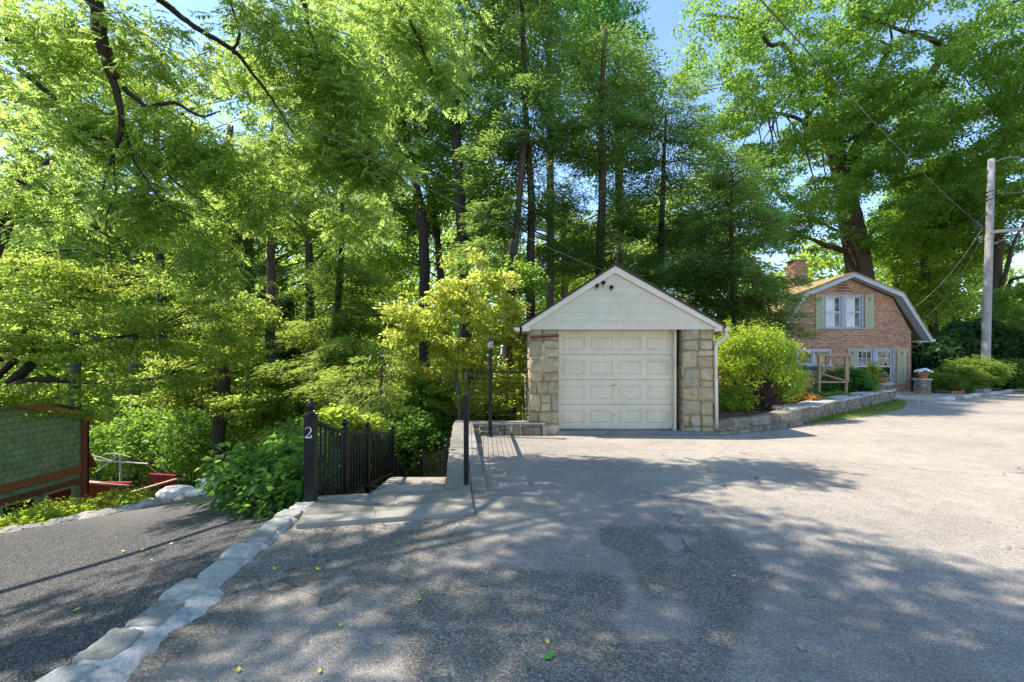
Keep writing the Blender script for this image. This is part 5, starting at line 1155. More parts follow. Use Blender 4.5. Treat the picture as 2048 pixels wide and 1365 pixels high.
# leaf litter / needles on slope left of steps (stuff)
n_ = 2600; pos = np.stack([g.uniform(-2.15, -1.7, n_), g.uniform(5.2, 8.2, n_), np.zeros(n_)], 1); pos[:, 2] = -.17 - .34 * np.clip(pos[:, 1] - 5.5, 0, 9) + .05 * g.random(n_)
V, tt = leaf_quads(pos, g.normal(size=(n_, 3)) * [1, 1, .4], np.array([0, 0, 1.]) + g.normal(0, .4, (n_, 3)), g.uniform(.04, .09, n_), g.uniform(.02, .05, n_), g.random(n_))
o = np_mesh('leaf_litter', V, quads(n_), simple('dry_leaf_litter', (.22, .10, .04), (.42, .24, .12), 12, .8), tt); o['kind'] = 'stuff'

bush('maple_shrub', 'dark green broad-leaved shrub spilling over the gravel beside the number post', 'bush',
     [E3(-3.15, 6.1, .15, .75, .8, .62), E3(-3.6, 6.6, -.05, .7, .7, .55), E3(-2.85, 5.7, -.05, .45, .5, .42), E3(-3.95, 6.5, -.45, .7, .5, .25), E3(-2.75, 6.4, .35, .4, .6, .5)], LM['shrub'], 400, 28, .095, .24, 84, .8, base=(-3.2, 6.4, -.6), stems=120, aspect=.72, gap=.8)
bush('low_shrub', 'low light green shrub row below the green house wall', 'bush',
     [E3(-8.9, 7.5, -1.28, 1.5, .5, .38), E3(-7.0, 8.1, -1.1, .8, .5, .38), E3(-7.9, 7.9, -1.22, 1.0, .5, .36), E3(-6.5, 8.3, -1.08, .45, .4, .28)], LM['forsythia'], 520, 36, .055, .14, 85, .8, base=(-7.8, 7.9, -1.5), aspect=.5)
bush('hydrangea_bush', 'yellow-green leafy bush showing over the iron fence', 'bush', [ell(672, 840, 7.6, 40, 26, .4), ell(725, 850, 8.2, 40, 20, .4), ell(655, 870, 7.2, 35, 40, .4)], LM['bright'], 130, 26, .09, .15, 86, .7, base=P(690, 940, 7.8))
bush('understory_bush', 'mid green bush filling the slope behind iron fence and steps', 'bush', [ell(720, 900, 10.5, 90, 50, 1.2), ell(830, 880, 11, 70, 70, 1.2), ell(590, 900, 10, 70, 60, 1.1), ell(860, 800, 12.3, 60, 60, 1), ell(640, 960, 9.5, 70, 50, 1)], LM['shrub'], 620, 40, .1, .25, 87, .6, base=P(780, 980, 11))
bush('understory_bush', 'bright green bush below the cable railing', 'bush', [ell(1000, 800, 13, 60, 70, 1.0), ell(930, 850, 12.5, 60, 60, 1.0), ell(1040, 760, 14, 40, 60, 1)], LM['bright'], 300, 40, .11, .25, 88, .6, base=P(980, 940, 13))
bush('understory_bush', 'shady green bushes behind the red handrail', 'bush', [ell(300, 880, 18, 120, 70, 1.5), ell(400, 880, 16, 80, 70, 1.2), ell(520, 860, 13, 80, 70, 1.0)], LM['maple'], 620, 40, .13, .3, 89, .6, base=P(380, 1000, 14.5))

# ------------------------------------------------------------------ trees
mp = dict(cat='tree')
tree('maple_tree', 'tall straight dark-trunked tree left of centre behind the yellow maple', 'tree',
     [T(940, 900, 17, .23), T(930, 600, 17, .21), T(920, 400, 17, .2), T(908, 200, 17, .16), T(893, 40, 17, .14), T(885, -160, 17, .08)],
     [ell(880, 60, 17, 130, 130, 2.2), ell(960, 200, 17, 100, 120, 2), ell(840, 240, 17.5, 90, 110, 2), ell(900, -120, 17, 140, 120, 2.4), ell(990, 360, 17.4, 70, 80, 1.4)], LM['maple'], M['bark_dark'], 420, 56, .15, .5, seed=101, gap=.35, gs=1.2)
tree('maple_tree', 'dark tree trunk leaning left, second from left of the central tall trees', 'tree',
     [T(850, 900, 18, .24), T(850, 600, 18, .22), T(845, 450, 18, .2), T(820, 300, 18, .15), T(780, 120, 18, .1)],
     [ell(780, 140, 18, 110, 120, 2), ell(760, 330, 18.3, 100, 100, 2), ell(860, 380, 18.4, 60, 70, 1.5), ell(720, 0, 18, 140, 120, 2)], LM['bright'], M['bark_dark'], 400, 54, .15, .5, seed=102, gap=.3)
tree('maple_tree', 'thin dark trunk leaning between the two central tall trees', 'tree',
     [T(900, 800, 19.5, .17), T(882, 560, 19.5, .15), T(868, 430, 19.5, .13), T(835, 280, 19.5, .1), T(815, 120, 19.5, .07)],
     [ell(840, 200, 20, 100, 110, 2), ell(900, 450, 20, 80, 90, 1.6), ell(800, 460, 20.5, 80, 80, 1.6)], LM['maple'], M['bark_dark'], 300, 54, .16, .55, seed=103, gap=.3)
HK = dict(flat=.32, mode='needle', aspect=.22, droop=.3, tilt=.05)
tree('hemlock_tree', 'slim hemlock with paired dark trunk just left of garage ridge', 'tree',
     [T(1068, 900, 16, .16), T(1062, 560, 16, .15), T(1063, 400, 16, .13), T(1053, 250, 16, .10), T(1045, 60, 16, .09), T(1040, -80, 16, .04)],
     [ell(1050, 240, 16, 110, 90, 1.6), ell(1045, 60, 16, 100, 120, 1.4), ell(1080, 400, 16, 80, 50, 1.3), ell(1000, 330, 15.6, 80, 60, 1.2), ell(1040, -80, 16, 60, 90, 1)], LM['hemlock'], M['bark_dark'], 380, 56, .22, .55, seed=104, gap=.15, **HK)
tree('hemlock_tree', 'thinner brown trunk close beside the slim paired hemlock', 'tree',
     [T(1006, 900, 15.4, .13), T(1022, 600, 15.4, .12), T(1038, 400, 15.4, .1), T(1050, 260, 15.6, .1)],
     [ell(1000, 440, 15.4, 60, 40, 1), ell(970, 520, 15, 60, 40, 1)], LM['hemlock'], M['bark_brown'], 90, 50, .2, .45, seed=105, gap=.1, **HK)
tree('hemlock_tree', 'hemlock with brown trunk rising directly behind the garage roof', 'tree',
     [T(1196, 700, 17.2, .18), T(1200, 500, 17.2, .16), T(1205, 380, 17.2, .15), T(1203, 220, 17.2, .10), T(1210, 60, 17.2, .09)],
     [ell(1200, 290, 17.2, 100, 70, 1.8), ell(1215, 160, 17.3, 90, 90, 1.5), ell(1180, 420, 17, 100, 60, 1.4), ell(1230, 500, 17, 90, 40, 1.3), ell(1130, 520, 16.6, 70, 40, 1.1)], LM['hemlock'], M['bark_brown'], 370, 56, .22, .55, seed=106, gap=.2, **HK)
tree('hemlock_tree', 'dense dark hemlock right of the garage ridge', 'tree',
     [T(1315, 720, 18, .16), T(1322, 500, 18, .13), T(1326, 360, 18, .09), T(1331, 230, 18, .03)],
     [ell(1330, 300, 18, 110, 70, 2), ell(1340, 220, 18, 60, 60, 1.2), ell(1320, 420, 18, 120, 70, 2), ell(1350, 520, 17.6, 120, 60, 1.8), ell(1290, 560, 17, 80, 40, 1.2)], LM['hemlock'], M['bark_dark'], 430, 56, .23, .55, seed=107, gap=.1, **HK)
tree('hemlock_tree', 'broad low hemlock spreading over the big bush and the brick house corner', 'tree',
     [T(1474, 760, 15.5, .14), T(1468, 600, 15.5, .11), T(1462, 460, 15.5, .07), T(1464, 350, 15.5, .02)],
     [ell(1470, 580, 15.3, 120, 55, 1.5), ell(1545, 620, 15.6, 85, 34, 1.2), ell(1470, 460, 15.5, 95, 70, 1.3), ell(1440, 640, 15, 90, 30, 1.1), ell(1575, 655, 15.8, 50, 26, .7), ell(1400, 540, 15, 80, 40, 1.2), ell(1462, 350, 15.5, 50, 60, .9)], LM['hemlock'], M['bark_dark'], 560, 52, .2, .5, seed=108, gap=.05, **HK)
tree('linden_tree', 'tall cool-green tree crown rising behind the hemlocks at top centre', 'tree',
     [T(1240, 700, 22, .25), T(1238, 300, 22, .2), T(1235, 60, 22, .1), T(1235, -80, 22, .05)],
     [ell(1215, 110, 22, 80, 120, 2.4), ell(1262, 190, 22, 52, 110, 1.8), ell(1170, 40, 21.5, 75, 110, 2), ell(1215, -50, 22, 70, 90, 2), ell(1150, 230, 21, 70, 80, 2), ell(1240, 330, 21, 80, 60, 1.6)], LM['cool'], M['bark_grey'], 400, 50, .19, .55, seed=109, gap=.1)
tree('linden_tree', 'green leafy tree filling the top between the central trunks', 'tree',
     [T(1100, 800, 20, .2), T(1100, 300, 20, .16), T(1095, 0, 20, .08)],
     [ell(1090, 80, 20, 100, 150, 2.2), ell(1000, 60, 20.5, 100, 130, 2.2), ell(1080, -60, 20, 120, 90, 2), ell(960, 300, 20.5, 70, 90, 1.6)], LM['maple'], M['bark_grey'], 330, 50, .18, .55, seed=110, gap=.25)
# the great maple on the right
tree('great_maple_tree', 'huge old maple with thick rugged trunk behind the brick house roof', 'tree',
     [T(1725, 640, 31, .85), T(1715, 520, 31, .78), T(1700, 430, 31, .68), T(1685, 350, 31, .6), T(1668, 290, 30.5, .5), T(1660, 235, 30, .36), T(1655, 150, 30, .2)],
     [ell(1640, 330, 30, 150, 90, 4.5), ell(1560, 240, 27.5, 150, 120, 4), ell(1436, 110, 26, 98, 130, 3), ell(1620, 90, 27, 190, 110, 4.5), ell(1800, 100, 26, 180, 110, 4.5), ell(1770, 280, 28, 140, 100, 4), ell(1600, 440, 29, 130, 70, 3.5), ell(1760, 430, 29, 120, 80, 3.5), ell(1700, -60, 26, 260, 80, 4), ell(1470, 300, 28, 110, 100, 3), ell(1700, 210, 27, 140, 80, 3.5), ell(1530, 430, 28, 90, 70, 3), ell(1850, 330, 27, 80, 100, 3)],
     LM['maple'], M['bark_brown'], 1700, 56, .2, .58, .42, seed=111, gap=.5, gs=.8, twig=.028, limbs=90,
     extra=[[T(1695, 345, 31, .42), T(1722, 280, 30, .36), T(1775, 225, 29, .3), T(1840, 180, 28, .26), T(1895, 100, 27, .2), T(1960, 50, 26, .14), T(2050, -10, 25, .08)],
            [T(1663, 250, 30, .3), T(1700, 200, 29, .25), T(1745, 160, 28, .2), T(1785, 85, 27, .12)],
            [T(1895, 100, 27, .17), T(1860, 78, 26.5, .14), T(1800, 60, 26, .1), T(1720, 30, 25.5, .06)],
            [T(1680, 350, 31, .22), T(1720, 335, 30, .18), T(1790, 318, 29, .1), T(1840, 310, 28, .05)],
            [T(1665, 300, 30, .22), T(1620, 240, 29, .17), T(1575, 100, 27, .14), T(1540, 90, 27, .12), T(1500, 45, 26, .09), T(1420, 30, 25, .05)],
            [T(1668, 300, 30, .18), T(1600, 240, 28.5, .12), T(1530, 220, 27.5, .09), T(1470, 170, 26.5, .05)]])
tree('maple_tree', 'slimmer dark-trunked tree close right of the huge old maple', 'tree',
     [T(1800, 640, 33, .42), T(1797, 450, 33, .36), T(1800, 340, 33, .26), T(1812, 220, 33, .15)],
     [ell(1810, 240, 33, 90, 90, 3), ell(1850, 420, 32, 90, 90, 3), ell(1800, 480, 34, 100, 60, 3)], LM['maple'], M['bark_dark'], 420, 54, .24, .8, seed=112, gap=.1)
tree('oak_tree', 'bright green tree right of the brick house with slanting dark limbs', 'tree',
     [T(1880, 760, 30, .3), T(1860, 600, 30, .25), T(1850, 500, 30, .2), T(1890, 380, 30, .12)],
     [ell(1880, 500, 30, 90, 90, 3), ell(1900, 380, 29, 90, 80, 3), ell(1850, 610, 30, 60, 50, 2)], LM['bright'], M['bark_dark'], 460, 54, .23, .75, seed=113, gap=.25)
tree('oak_tree', 'brown-limbed tree standing just behind the utility pole', 'tree',
     [T(1993, 800, 27, .3), T(1992, 600, 27, .27), T(2000, 450, 27, .2), T(2010, 250, 27, .12)],
     [ell(1960, 300, 27, 90, 110, 3), ell(2030, 200, 26, 90, 120, 3), ell(2040, 420, 27, 70, 90, 2.5), ell(1930, 450, 27.5, 60, 60, 2), ell(2020, 60, 25, 110, 100, 3)], LM['maple'], M['bark_brown'], 480, 50, .2, .65, seed=114, gap=.4,
     extra=[[T(1993, 600, 27, .13), T(2012, 545, 26.5, .11), T(2030, 480, 26, .08), T(2060, 430, 26, .05)], [T(2005, 640, 27, .12), T(2018, 570, 26.5, .1), T(2040, 555, 26, .08), T(2080, 548, 26, .05)]])
tree('oak_tree', 'leafy tree cut off by the right edge of the photo', 'tree',
     [T(2090, 800, 23, .3), T(2085, 500, 23, .25), T(2090, 200, 23, .15)],
     [ell(2060, 330, 23, 70, 110, 2.4), ell(2070, 620, 24, 70, 60, 2), ell(2090, 120, 23, 90, 120, 2.5)], LM['maple'], M['bark_brown'], 420, 54, .18, .55, seed=115, gap=.25)
# left half
tree('hemlock_tree', 'slender straight trunk with bare broken twigs left of the number post', 'tree',
     [T(537, 1000, 13.5, .15), T(539, 800, 13.5, .14), T(541, 600, 13.5, .125), T(543, 450, 13.5, .1), T(545, 330, 13.5, .06), T(545, 250, 13.5, .03)],
     [ell(545, 420, 13.5, 90, 60, 1.2), ell(560, 330, 13.5, 80, 60, 1.1), ell(500, 480, 13.2, 60, 30, .8)], LM['hemlight'], M['bark_brown'], 200, 46, .18, .4, seed=116, gap=.35,
     extra=[[T(540, 610, 13.5, .018), T(580, 590, 13.4, .012), T(640, 560, 13.3, .005)], [T(540, 640, 13.5, .018), T(590, 640, 13.2, .012), T(650, 625, 13, .005)], [T(538, 740, 13.5, .02), T(600, 735, 13, .014), T(660, 765, 12.8, .006)],
            [T(538, 760, 13.5, .02), T(580, 765, 13, .014), T(640, 772, 12.8, .006)], [T(540, 560, 13.5, .016), T(600, 530, 13.3, .01), T(650, 520, 13.2, .005)], [T(540, 600, 13.5, .016), T(500, 610, 13.3, .01), T(455, 600, 13.2, .005)],
            [T(538, 800, 13.5, .02), T(510, 830, 13, .014), T(480, 850, 12.8, .006)], [T(540, 690, 13.5, .016), T(570, 700, 13.3, .01), T(600, 690, 13.2, .005)]], **HK)
tree('hemlock_tree', 'leaning slim dark trunk right of the slender straight one', 'tree',
     [T(640, 860, 14.5, .13), T(655, 750, 14.5, .12), T(672, 640, 14.5, .11), T(682, 520, 14.5, .09), T(685, 400, 14.5, .06)],
     [ell(700, 440, 14.5, 90, 60, 1.2), ell(690, 560, 14.5, 90, 40, 1.1), ell(740, 640, 14.5, 90, 40, 1.1), ell(640, 660, 14.4, 70, 40, 1)], LM['hemlight'], M['bark_dark'], 380, 52, .18, .42, seed=117, gap=.3, **HK)
tree('pine_tree', 'thick pinkish-brown pine trunk far back at left', 'tree',
     [T(446, 960, 25, .4), T(448, 700, 25, .38), T(450, 560, 25, .36), T(455, 400, 25, .28), T(460, 250, 25, .15)],
     [ell(450, 440, 25, 110, 60, 2.4), ell(500, 560, 24, 80, 40, 2), ell(430, 330, 25, 100, 70, 2.4), ell(420, 640, 24, 70, 40, 2)], LM['hemlock'], M['bark_brown'], 280, 54, .3, .7, seed=118, gap=.4, **HK)
tree('maple_tree', 'dark mid-distance trunk rising from the bushes behind white boulder', 'tree',
     [T(432, 990, 12.5, .17), T(438, 860, 12.5, .16), T(446, 760, 12.5, .14), T(452, 650, 12.5, .1)],
     [ell(430, 730, 12.5, 110, 50, 1.4), ell(500, 790, 12.2, 80, 50, 1.2), ell(350, 780, 12.5, 90, 40, 1.1), ell(470, 640, 13, 90, 40, 1.2)], LM['jmaple'], M['bark_brown'], 420, 50, .1, .32, .3, seed=119, gap=.25)
tree('oak_tree', 'small grey trunk far back above the green house roof', 'tree',
     [T(264, 960, 24, .22), T(267, 760, 24, .21), T(268, 600, 24, .18), T(270, 400, 24, .1)],
     [ell(260, 480, 24, 140, 90, 3), ell(170, 600, 24, 120, 80, 3), ell(330, 620, 24, 90, 60, 2.4), ell(150, 380, 24, 130, 100, 3)], LM['maple'], M['bark_grey'], 520, 54, .19, .6, seed=120, gap=.2)
tree('ivy_tree', 'dark ivy-clad column of leaves behind the slender trunk', 'tree',
     [T(575, 1000, 16, .2), T(572, 800, 16, .18), T(568, 620, 16, .14)],
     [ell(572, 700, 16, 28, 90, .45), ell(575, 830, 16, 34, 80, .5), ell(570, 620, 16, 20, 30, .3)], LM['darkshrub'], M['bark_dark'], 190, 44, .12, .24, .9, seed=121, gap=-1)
tree('yellow_maple_tree', 'small yellow-green tree glowing in sun left of the garage', 'tree',
     [T(925, 960, 11.3, .07), T(918, 820, 11.3, .06), T(912, 730, 11.3, .05), T(925, 640, 11.3, .035), T(935, 560, 11.3, .02)],
     [ell(940, 590, 11.3, 100, 34, .9), ell(1005, 640, 11.4, 55, 44, .7), ell(850, 640, 11.2, 80, 26, .8), ell(800, 672, 11, 62, 16, .7), ell(800, 620, 11, 40, 12, .5), ell(930, 670, 11.2, 110, 40, .9), ell(890, 730, 11.4, 110, 30, .8), ell(930, 520, 11.3, 40, 24, .5), ell(990, 560, 11.3, 60, 18, .6), ell(1010, 720, 11.5, 46, 50, .5), ell(940, 780, 11.4, 80, 26, .6)], LM['yellow'], M['bark_grey'], 560, 36, .10, .2, .4, seed=122, gap=.5, gs=2.4, twig=.008, droop=.1,
     extra=[[T(920, 860, 11.3, .04), T(950, 760, 11.2, .03), T(985, 680, 11.3, .018)], [T(912, 740, 11.3, .035), T(870, 680, 11.2, .025), T(820, 650, 11, .012)]])
tree('hemlock_tree', 'layered young hemlock with feathery boughs above the iron fence', 'tree',
     [T(775, 1010, 10.8, .07), T(768, 880, 10.8, .06), T(762, 780, 10.8, .04), T(765, 700, 10.8, .02)],
     [ell(750, 800, 10.8, 120, 34, 1.3), ell(780, 740, 11.2, 80, 34, 1.0), ell(720, 860, 10.8, 130, 34, 1.2), ell(840, 810, 11.4, 60, 50, .9), ell(680, 770, 11.4, 80, 30, .9)], LM['hemlight'], M['bark_brown'], 230, 40, .14, .32, seed=123, gap=.75, gs=2.6, **{**HK, 'flat': .22})
tree('hemlock_tree', 'young hemlock boughs between the leaning trunk and the yellow tree', 'tree',
     [T(700, 1010, 12.6, .08), T(705, 850, 12.6, .07), T(710, 700, 12.6, .04)],
     [ell(640, 800, 12.6, 100, 26, 1), ell(720, 700, 12.6, 90, 26, .9), ell(600, 740, 12.4, 80, 20, .9), ell(600, 860, 12, 80, 30, .9)], LM['hemlight'], M['bark_brown'], 240, 46, .15, .36, seed=124, gap=.6, gs=2.2, **{**HK, 'flat': .2})
tree('maple_tree', 'dark trunk standing behind the cable railing', 'tree',
     [T(1022, 960, 13.2, .17), T(1020, 820, 13.2, .165), T(1016, 700, 13.2, .15), T(1018, 600, 13.2, .12), T(1024, 480, 13.2, .07)],
     [ell(1030, 560, 13.4, 60, 40, .8)], LM['maple'], M['bark_dark'], 60, 44, .12, .3, seed=125)
tree('maple_tree', 'spreading Japanese maple with long level boughs over the green house', 'tree',
     [T(-60, 1000, 10, .16), T(-40, 850, 10, .14), T(10, 780, 9.8, .12), T(60, 730, 9.6, .09)],
     [ell(120, 620, 9.5, 150, 36, 1.2), ell(230, 560, 9.6, 150, 36, 1.2), ell(60, 540, 9.4, 130, 36, 1.2), ell(330, 640, 9.4, 150, 30, 1.2), ell(430, 700, 9.6, 110, 34, 1.0), ell(300, 760, 9.2, 140, 20, 1.0), ell(180, 700, 9.4, 160, 26, 1.1), ell(60, 790, 9.1, 90, 22, .8), ell(450, 620, 9.8, 90, 40, 1), ell(130, 830, 9.0, 60, 14, .5), ell(40, 690, 9.4, 90, 34, 1)],
     LM['jmaple'], M['bark_dark'], 860, 46, .075, .26, .26, seed=126, gap=.4, gs=2.2, twig=.012, tilt=.0,
     extra=[[T(-20, 800, 9.8, .09), T(60, 762, 9.5, .07), T(200, 765, 9.3, .045), T(320, 758, 9.2, .02)], [T(-30, 780, 9.8, .08), T(60, 700, 9.5, .06), T(170, 685, 9.4, .045), T(300, 665, 9.3, .02)], [T(0, 720, 9.7, .06), T(70, 640, 9.6, .05), T(150, 590, 9.6, .035), T(250, 570, 9.6, .015)],
            [T(-40, 620, 9.8, .05), T(60, 520, 9.6, .035), T(160, 500, 9.5, .025), T(230, 520, 9.5, .012)]])
tree('locust_tree', 'forked brown limb entering at the left edge under the walnut leaves', 'tree',
     [T(-120, 900, 8, .16), T(-60, 620, 8, .13), T(0, 480, 8, .11), T(35, 400, 8, .085), T(60, 360, 8, .06), T(140, 290, 8, .04), T(250, 210, 8, .02)],
     [ell(120, 420, 8.5, 150, 70, 1.0), ell(60, 300, 8.5, 130, 80, 1.0), ell(280, 440, 8.8, 100, 60, .9)], LM['walnut'], M['bark_brown'], 260, 40, .10, .3, .35, seed=127, gap=.3,
     extra=[[T(-50, 500, 8, .08), T(0, 430, 7.8, .07), T(20, 395, 7.7, .06), T(50, 340, 7.6, .03)]])
tree('maple_tree', 'bright leafy tree filling the middle distance behind the slender trunk', 'tree',
     [T(620, 900, 20, .2), T(620, 600, 20, .18), T(610, 300, 20, .1)],
     [ell(600, 380, 20, 110, 110, 2.4), ell(680, 280, 20, 110, 110, 2.4), ell(620, 180, 20, 120, 100, 2.4), ell(730, 560, 20.5, 90, 60, 2), ell(640, 620, 21, 90, 60, 2)], LM['bright'], M['bark_dark'], 520, 54, .17, .6, seed=128, gap=.3)
tree('maple_tree', 'leafy tree behind the left boughs, upper left middle distance', 'tree',
     [T(330, 900, 19, .2), T(320, 500, 19, .16), T(310, 200, 19, .08)],
     [ell(300, 260, 19, 140, 110, 2.4), ell(400, 420, 19, 70, 90, 2), ell(180, 200, 18, 140, 130, 2.2), ell(60, 160, 17, 130, 140, 2), ell(380, 540, 19.5, 90, 70, 2), ell(480, 180, 19, 60, 90, 1.6)], LM['bright'], M['bark_dark'], 600, 54, .16, .55, seed=129, gap=.3)

tree('oak_tree', 'pale green crown filling the gap above the slender trunk', 'tree',
     [T(500, 900, 27, .3), T(500, 560, 27, .25), T(490, 300, 27, .12)],
     [ell(500, 430, 27, 130, 90, 3), ell(400, 520, 27, 120, 80, 3), ell(600, 500, 27, 90, 70, 3), ell(760, 480, 27, 110, 90, 3)], LM['far'], M['bark_grey'], 420, 50, .24, .8, seed=130, gap=.1)
tree('oak_tree', 'pale green crown low behind the Japanese maple boughs', 'tree',
     [T(150, 900, 26, .3), T(150, 700, 26, .25), T(140, 480, 26, .12)],
     [ell(60, 560, 26, 170, 90, 3), ell(230, 560, 26, 130, 80, 3), ell(100, 440, 26, 190, 90, 3)], LM['far'], M['bark_grey'], 420, 50, .23, .8, seed=131, gap=.1)
tree('oak_tree', 'pale green crown seen between the hemlock trunks behind the garage', 'tree',
     [T(1130, 900, 30, .3), T(1130, 600, 30, .25), T(1125, 400, 30, .12)],
     [ell(1090, 500, 30, 120, 90, 3), ell(1250, 480, 30, 110, 80, 3), ell(960, 420, 30, 80, 100, 3), ell(1400, 420, 30, 90, 80, 3)], LM['far'], M['bark_grey'], 480, 50, .26, .8, seed=132, gap=.3)

# ------------------------------------------------------------------ foreground walnut canopy with pinnate leaves
def fronds(g, base, ax, L_, pairs=7):
    n = len(base); ax = unit(ax); up = np.array([0, 0, 1.]) + g.normal(0, .3, (n, 3)); side = unit(np.cross(ax, up)); nr = np.cross(side, ax)
    Vs = []; Ts = []; ct = g.random(n)
    for k in range(pairs * 2 + 1):
        u = (k // 2 + 1) / (pairs + .5) if k < pairs * 2 else 1.0
        s = 0 if k == pairs * 2 else (1 if k % 2 else -1)
        p = base + ax * (L_ * (.18 + .82 * u))[:, None] - np.array([0, 0, 1.]) * (L_ * .22 * u * u)[:, None]
        a = (ax * .45 + side * s + g.normal(0, .12, (n, 3)) - np.array([0, 0, .25])) if s else ax - np.array([0, 0, .3])
        ll = L_ * .30 * math.sin(.5 + u * 1.9) * g.uniform(.85, 1.15, n)
        V, t = leaf_quads(p, a, nr + g.normal(0, .2, (n, 3)), ll, ll * .36, np.clip(ct * .6 + g.random(n) * .4, 0, 1)); Vs.append(V); Ts.append(t)
    return np.concatenate(Vs), np.concatenate(Ts)
g = np.random.default_rng(200)
wr_ = thing('walnut_tree', 'overhanging walnut boughs with feathery leaves filling the upper left', 'tree', (-10.6, 2.2, -1.4))
mb = MB(); nodes = []
def bough(pts, k=None):
    q, r = interp_path(pts, len(pts) * 6); q = q + np.cumsum(g.normal(0, .006, q.shape), 0); mb.tube(q, list(r), 8); nodes.extend([(a, b) for a, b in zip(q, r)])
trunkp = [(-10.6, 2.2, -1.4, .33), (-10.4, 2.4, 2, .3), (-9.4, 3.0, 5, .26), (-8.4, 3.6, 7.0, .16), (-7.6, 3.9, 8.2, .06)]
bough(trunkp)
bough([(-8.6, 3.5, 6.6, .1), (-6.4, 4.8, 7.0, .085), T(165, -30, 6.0, .075), T(205, 60, 6, .062), T(232, 140, 6, .052), T(250, 185, 6, .042), T(258, 260, 6.1, .03), T(235, 320, 6.2, .018), T(220, 400, 6.2, .01)])
bough([T(190, -30, 6.2, .05), T(212, 70, 6.1, .04), T(240, 160, 6.0, .03)])
bough([T(248, 175, 6, .035), T(268, 195, 6, .032), T(295, 212, 6, .026), T(345, 205, 6, .022), T(395, 232, 6.1, .016), T(440, 225, 6.2, .008)])
bough([(-8.4, 3.7, 7.0, .07), (-6.2, 5.2, 7.3, .05), T(300, -10, 6.4, .045), T(380, 50, 6.4, .035), T(460, 100, 6.4, .03), T(500, 150, 6.5, .024), T(545, 210, 6.6, .016), T(580, 270, 6.7, .008)])
bough([(-9.8, 2.8, 4.2, .1), T(-60, 60, 6.5, .05), T(40, 140, 6.5, .036), T(110, 200, 6.4, .03), T(150, 230, 6.4, .024), T(185, 280, 6.3, .018), T(225, 295, 6.3, .01)])
bough([T(255, 265, 6.1, .018), T(275, 330, 6.2, .014), T(330, 400, 6.3, .01), T(400, 440, 6.4, .006)])
bough([T(300, 320, 6.2, .014), T(360, 370, 6.3, .012), T(440, 430, 6.4, .008), T(480, 480, 6.4, .005)])
bough([T(225, 300, 6.2, .012), T(232, 380, 6.3, .01), T(215, 440, 6.3, .008), T(222, 540, 6.4, .005)])
bough([(-8.2, 3.8, 7.4, .055), (-5.4, 5.8, 8.0, .045), T(560, -60, 6.8, .05), T(620, 60, 6.9, .035), T(660, 160, 7, .025), T(680, 260, 7.1, .014), T(700, 330, 7.2, .008)])
bough([(-8.0, 3.9, 7.7, .05), (-4.6, 6.4, 8.5, .04), T(700, -40, 7.2, .045), T(800, 20, 7.3, .03), T(850, 120, 7.4, .022), T(880, 180, 7.4, .01)])
bough([T(470, 110, 6.4, .02), T(480, 60, 6.4, .018), T(450, -30, 6.4, .012)])
bough([(-8.0, 3.8, 7.6, .035), (-5.2, 3.6, 8.0, .022), (-3.8, 3.2, 7.7, .012)])
bough([(-8.2, 3.5, 7.2, .04), (-6.4, 2.6, 7.4, .028), (-5.2, 1.4, 7.4, .018), (-4.2, .6, 7.2, .01)])
NP = np.array([x[0] for x in nodes]); 
WC = [  # clusters given by image place and depth: px, py, Y, rpx, rpy, rY, count
    (120, 80, 6.6, 170, 110, .9, 520), (320, 120, 6.6, 110, 90, .8, 300), (180, 260, 6.5, 150, 70, .8, 360), (360, 300, 6.6, 110, 70, .7, 300), (470, 330, 6.8, 90, 70, .7, 240), (290, 420, 6.6, 100, 70, .6, 260),
    (600, 90, 7.0, 130, 110, .9, 620), (700, 200, 7.2, 110, 110, .8, 560), (820, 60, 7.4, 130, 90, .8, 560), (640, 300, 7.2, 100, 80, .7, 420), (880, 160, 7.5, 60, 50, .5, 140), (740, 330, 7.4, 70, 60, .6, 240),
    (500, 30, 6.6, 60, 50, .6, 110), (420, 520, 6.8, 80, 40, .5, 130), (700, 440, 7.6, 70, 50, .5, 170), (520, 420, 7.0, 60, 40, .5, 100), (60, 400, 6.6, 100, 80, .7, 220), (800, 330, 7.6, 50, 40, .5, 80), (440, 560, 6.9, 60, 22, .4, 60)]
B = []; A_ = []; CC = []
for (px, py, Y, rx, ry, rY, n) in WC:
    c, r = ell(px, py, Y, rx, ry, rY); CC.append(sample_crown(g, [(c, r)], max(6, n // 4), .0, .0, 2.4))
# canopy above and beyond the frame edge that shades the foreground
SH = [(-6.0, 2.6, 7.4, 2.0, 2.0, .9, 620), (-4.2, 3.4, 7.6, 1.9, 1.5, .9, 560), (-3.2, 2.0, 7.2, 1.4, 1.5, .7, 420), (-5.0, .5, 7.2, 2.6, 1.3, .8, 560), (-5.6, 4.8, 8.5, 2.0, 1.3, .9, 420), (-7.6, 4.6, 7.2, 1.6, 1.6, .9, 380), (-2.6, 3.8, 7.6, .9, 1.0, .5, 160), (-3.9, 4.9, 7.7, 1.6, 1.1, .7, 420), (-3.0, 2.6, 7.4, 1.2, 1.0, .6, 300), (-5.2, 6.2, 8.0, 1.6, 1.0, .7, 320), (-8.5, 2.5, 6.4, 1.5, 2.2, 1.0, 420)]
for (x, y, z, rx, ry, rz, n) in SH: CC.append(sample_crown(g, [E3(x, y, z, rx, ry, rz)], n // 3, .0, -.3, 2.0))
CC = np.concatenate(CC); dm = np.array([np.min(np.linalg.norm(NP - q, axis=1)) for q in CC]); buf = np.concatenate([NP, np.zeros((len(CC) * 2, 3))]); cap = len(NP)
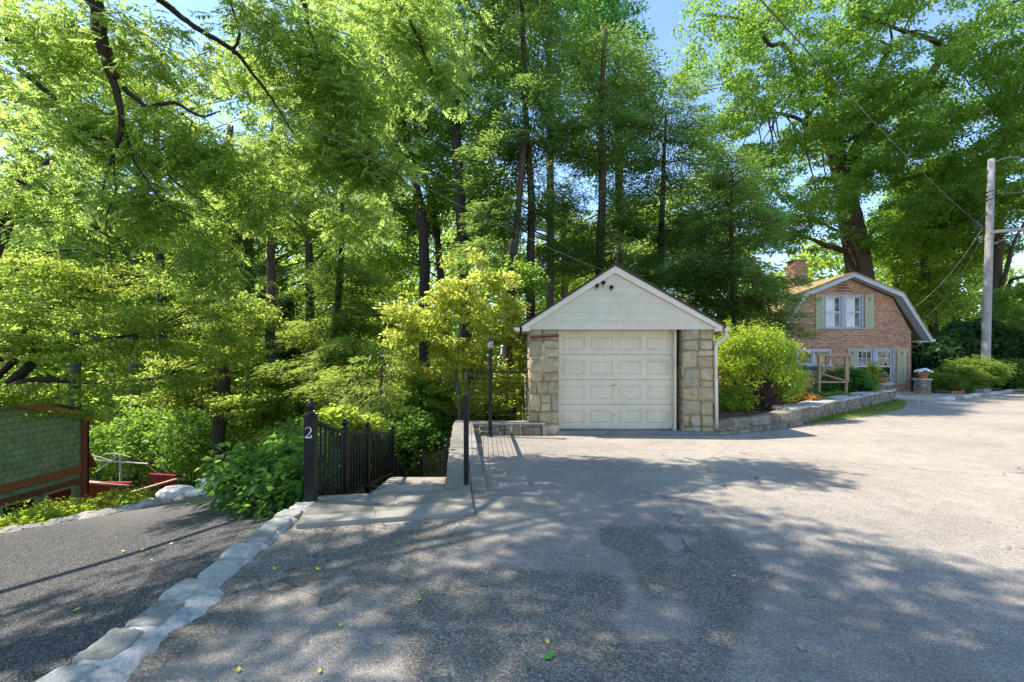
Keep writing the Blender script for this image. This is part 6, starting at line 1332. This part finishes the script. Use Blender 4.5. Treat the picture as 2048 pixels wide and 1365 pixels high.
for q in CC[np.argsort(dm)]:
    d = np.linalg.norm(buf[:cap] - q, axis=1); j = int(np.argmin(d)); a = buf[j]; m_ = (a + q) / 2 + g.normal(0, .09, 3) * d[j] + np.array([0, 0, .06 * d[j]]); r0 = min(.010, .0035 + .006 * d[j])
    mb.tube([a, m_, q], [r0, r0 * .8, r0 * .5], 4); buf[cap] = m_; buf[cap + 1] = q; cap += 2
    k = 5; th = g.random(k) * 6.28; B.append(q + g.normal(0, .13, (k, 3)) * [1, 1, .7]); A_.append(np.stack([np.cos(th), np.sin(th), g.normal(-.25, .25, k)], 1))
B = np.concatenate(B); A_ = np.concatenate(A_)
V, t = fronds(g, B, A_, g.uniform(.17, .36, len(B)))
np_mesh('crown', V, quads(len(V) // 4), LM['walnut'], t, wr_)
mb.build('trunk', M['bark_dark'], wr_, smooth=True)

# ------------------------------------------------------------------ far woods (reads as one mass)
g = np.random.default_rng(300); C = []
def wood(px0, px1, Y0, Y1, top, bot, n):
    for _ in range(n):
        px = g.uniform(px0, px1); Y = g.uniform(Y0, Y1); tp = top + 50 * math.sin(px * .013) + 30 * math.sin(px * .037 + 1) ; py = tp + (bot - tp) * g.random() ** .8; C.append(P(px, py, Y))
wood(-250, 1200, 34, 48, 440, 820, 3900); wood(-250, 950, 30, 36, 600, 760, 900); wood(-250, 1100, 24, 30, 700, 960, 800); wood(1150, 1700, 34, 44, 470, 780, 1000); wood(1700, 2300, 36, 46, 480, 790, 1300)
for _ in range(1500):  # unseen ring of trees behind the camera, added to darken window reflections
    a_ = g.uniform(-.3, 3.6); d_ = g.uniform(42, 52); C.append(np.array([8 + d_ * math.cos(a_), -4 - d_ * math.sin(a_) * .8, g.uniform(0, 13)]))
C = np.array(C); V, t = clump_leaves(g, C, g.uniform(.9, 1.7, len(C)), .5, 44, .36)
o = np_mesh('woods', V, quads(len(V) // 4), LM['far'], t); o['kind'] = 'stuff'; o['label'] = 'distant sunlit woodland behind the trees, plus added unseen ring behind the camera'
print('faces', sum(len(o.data.polygons) for o in bpy.data.objects if o.type == 'MESH'))
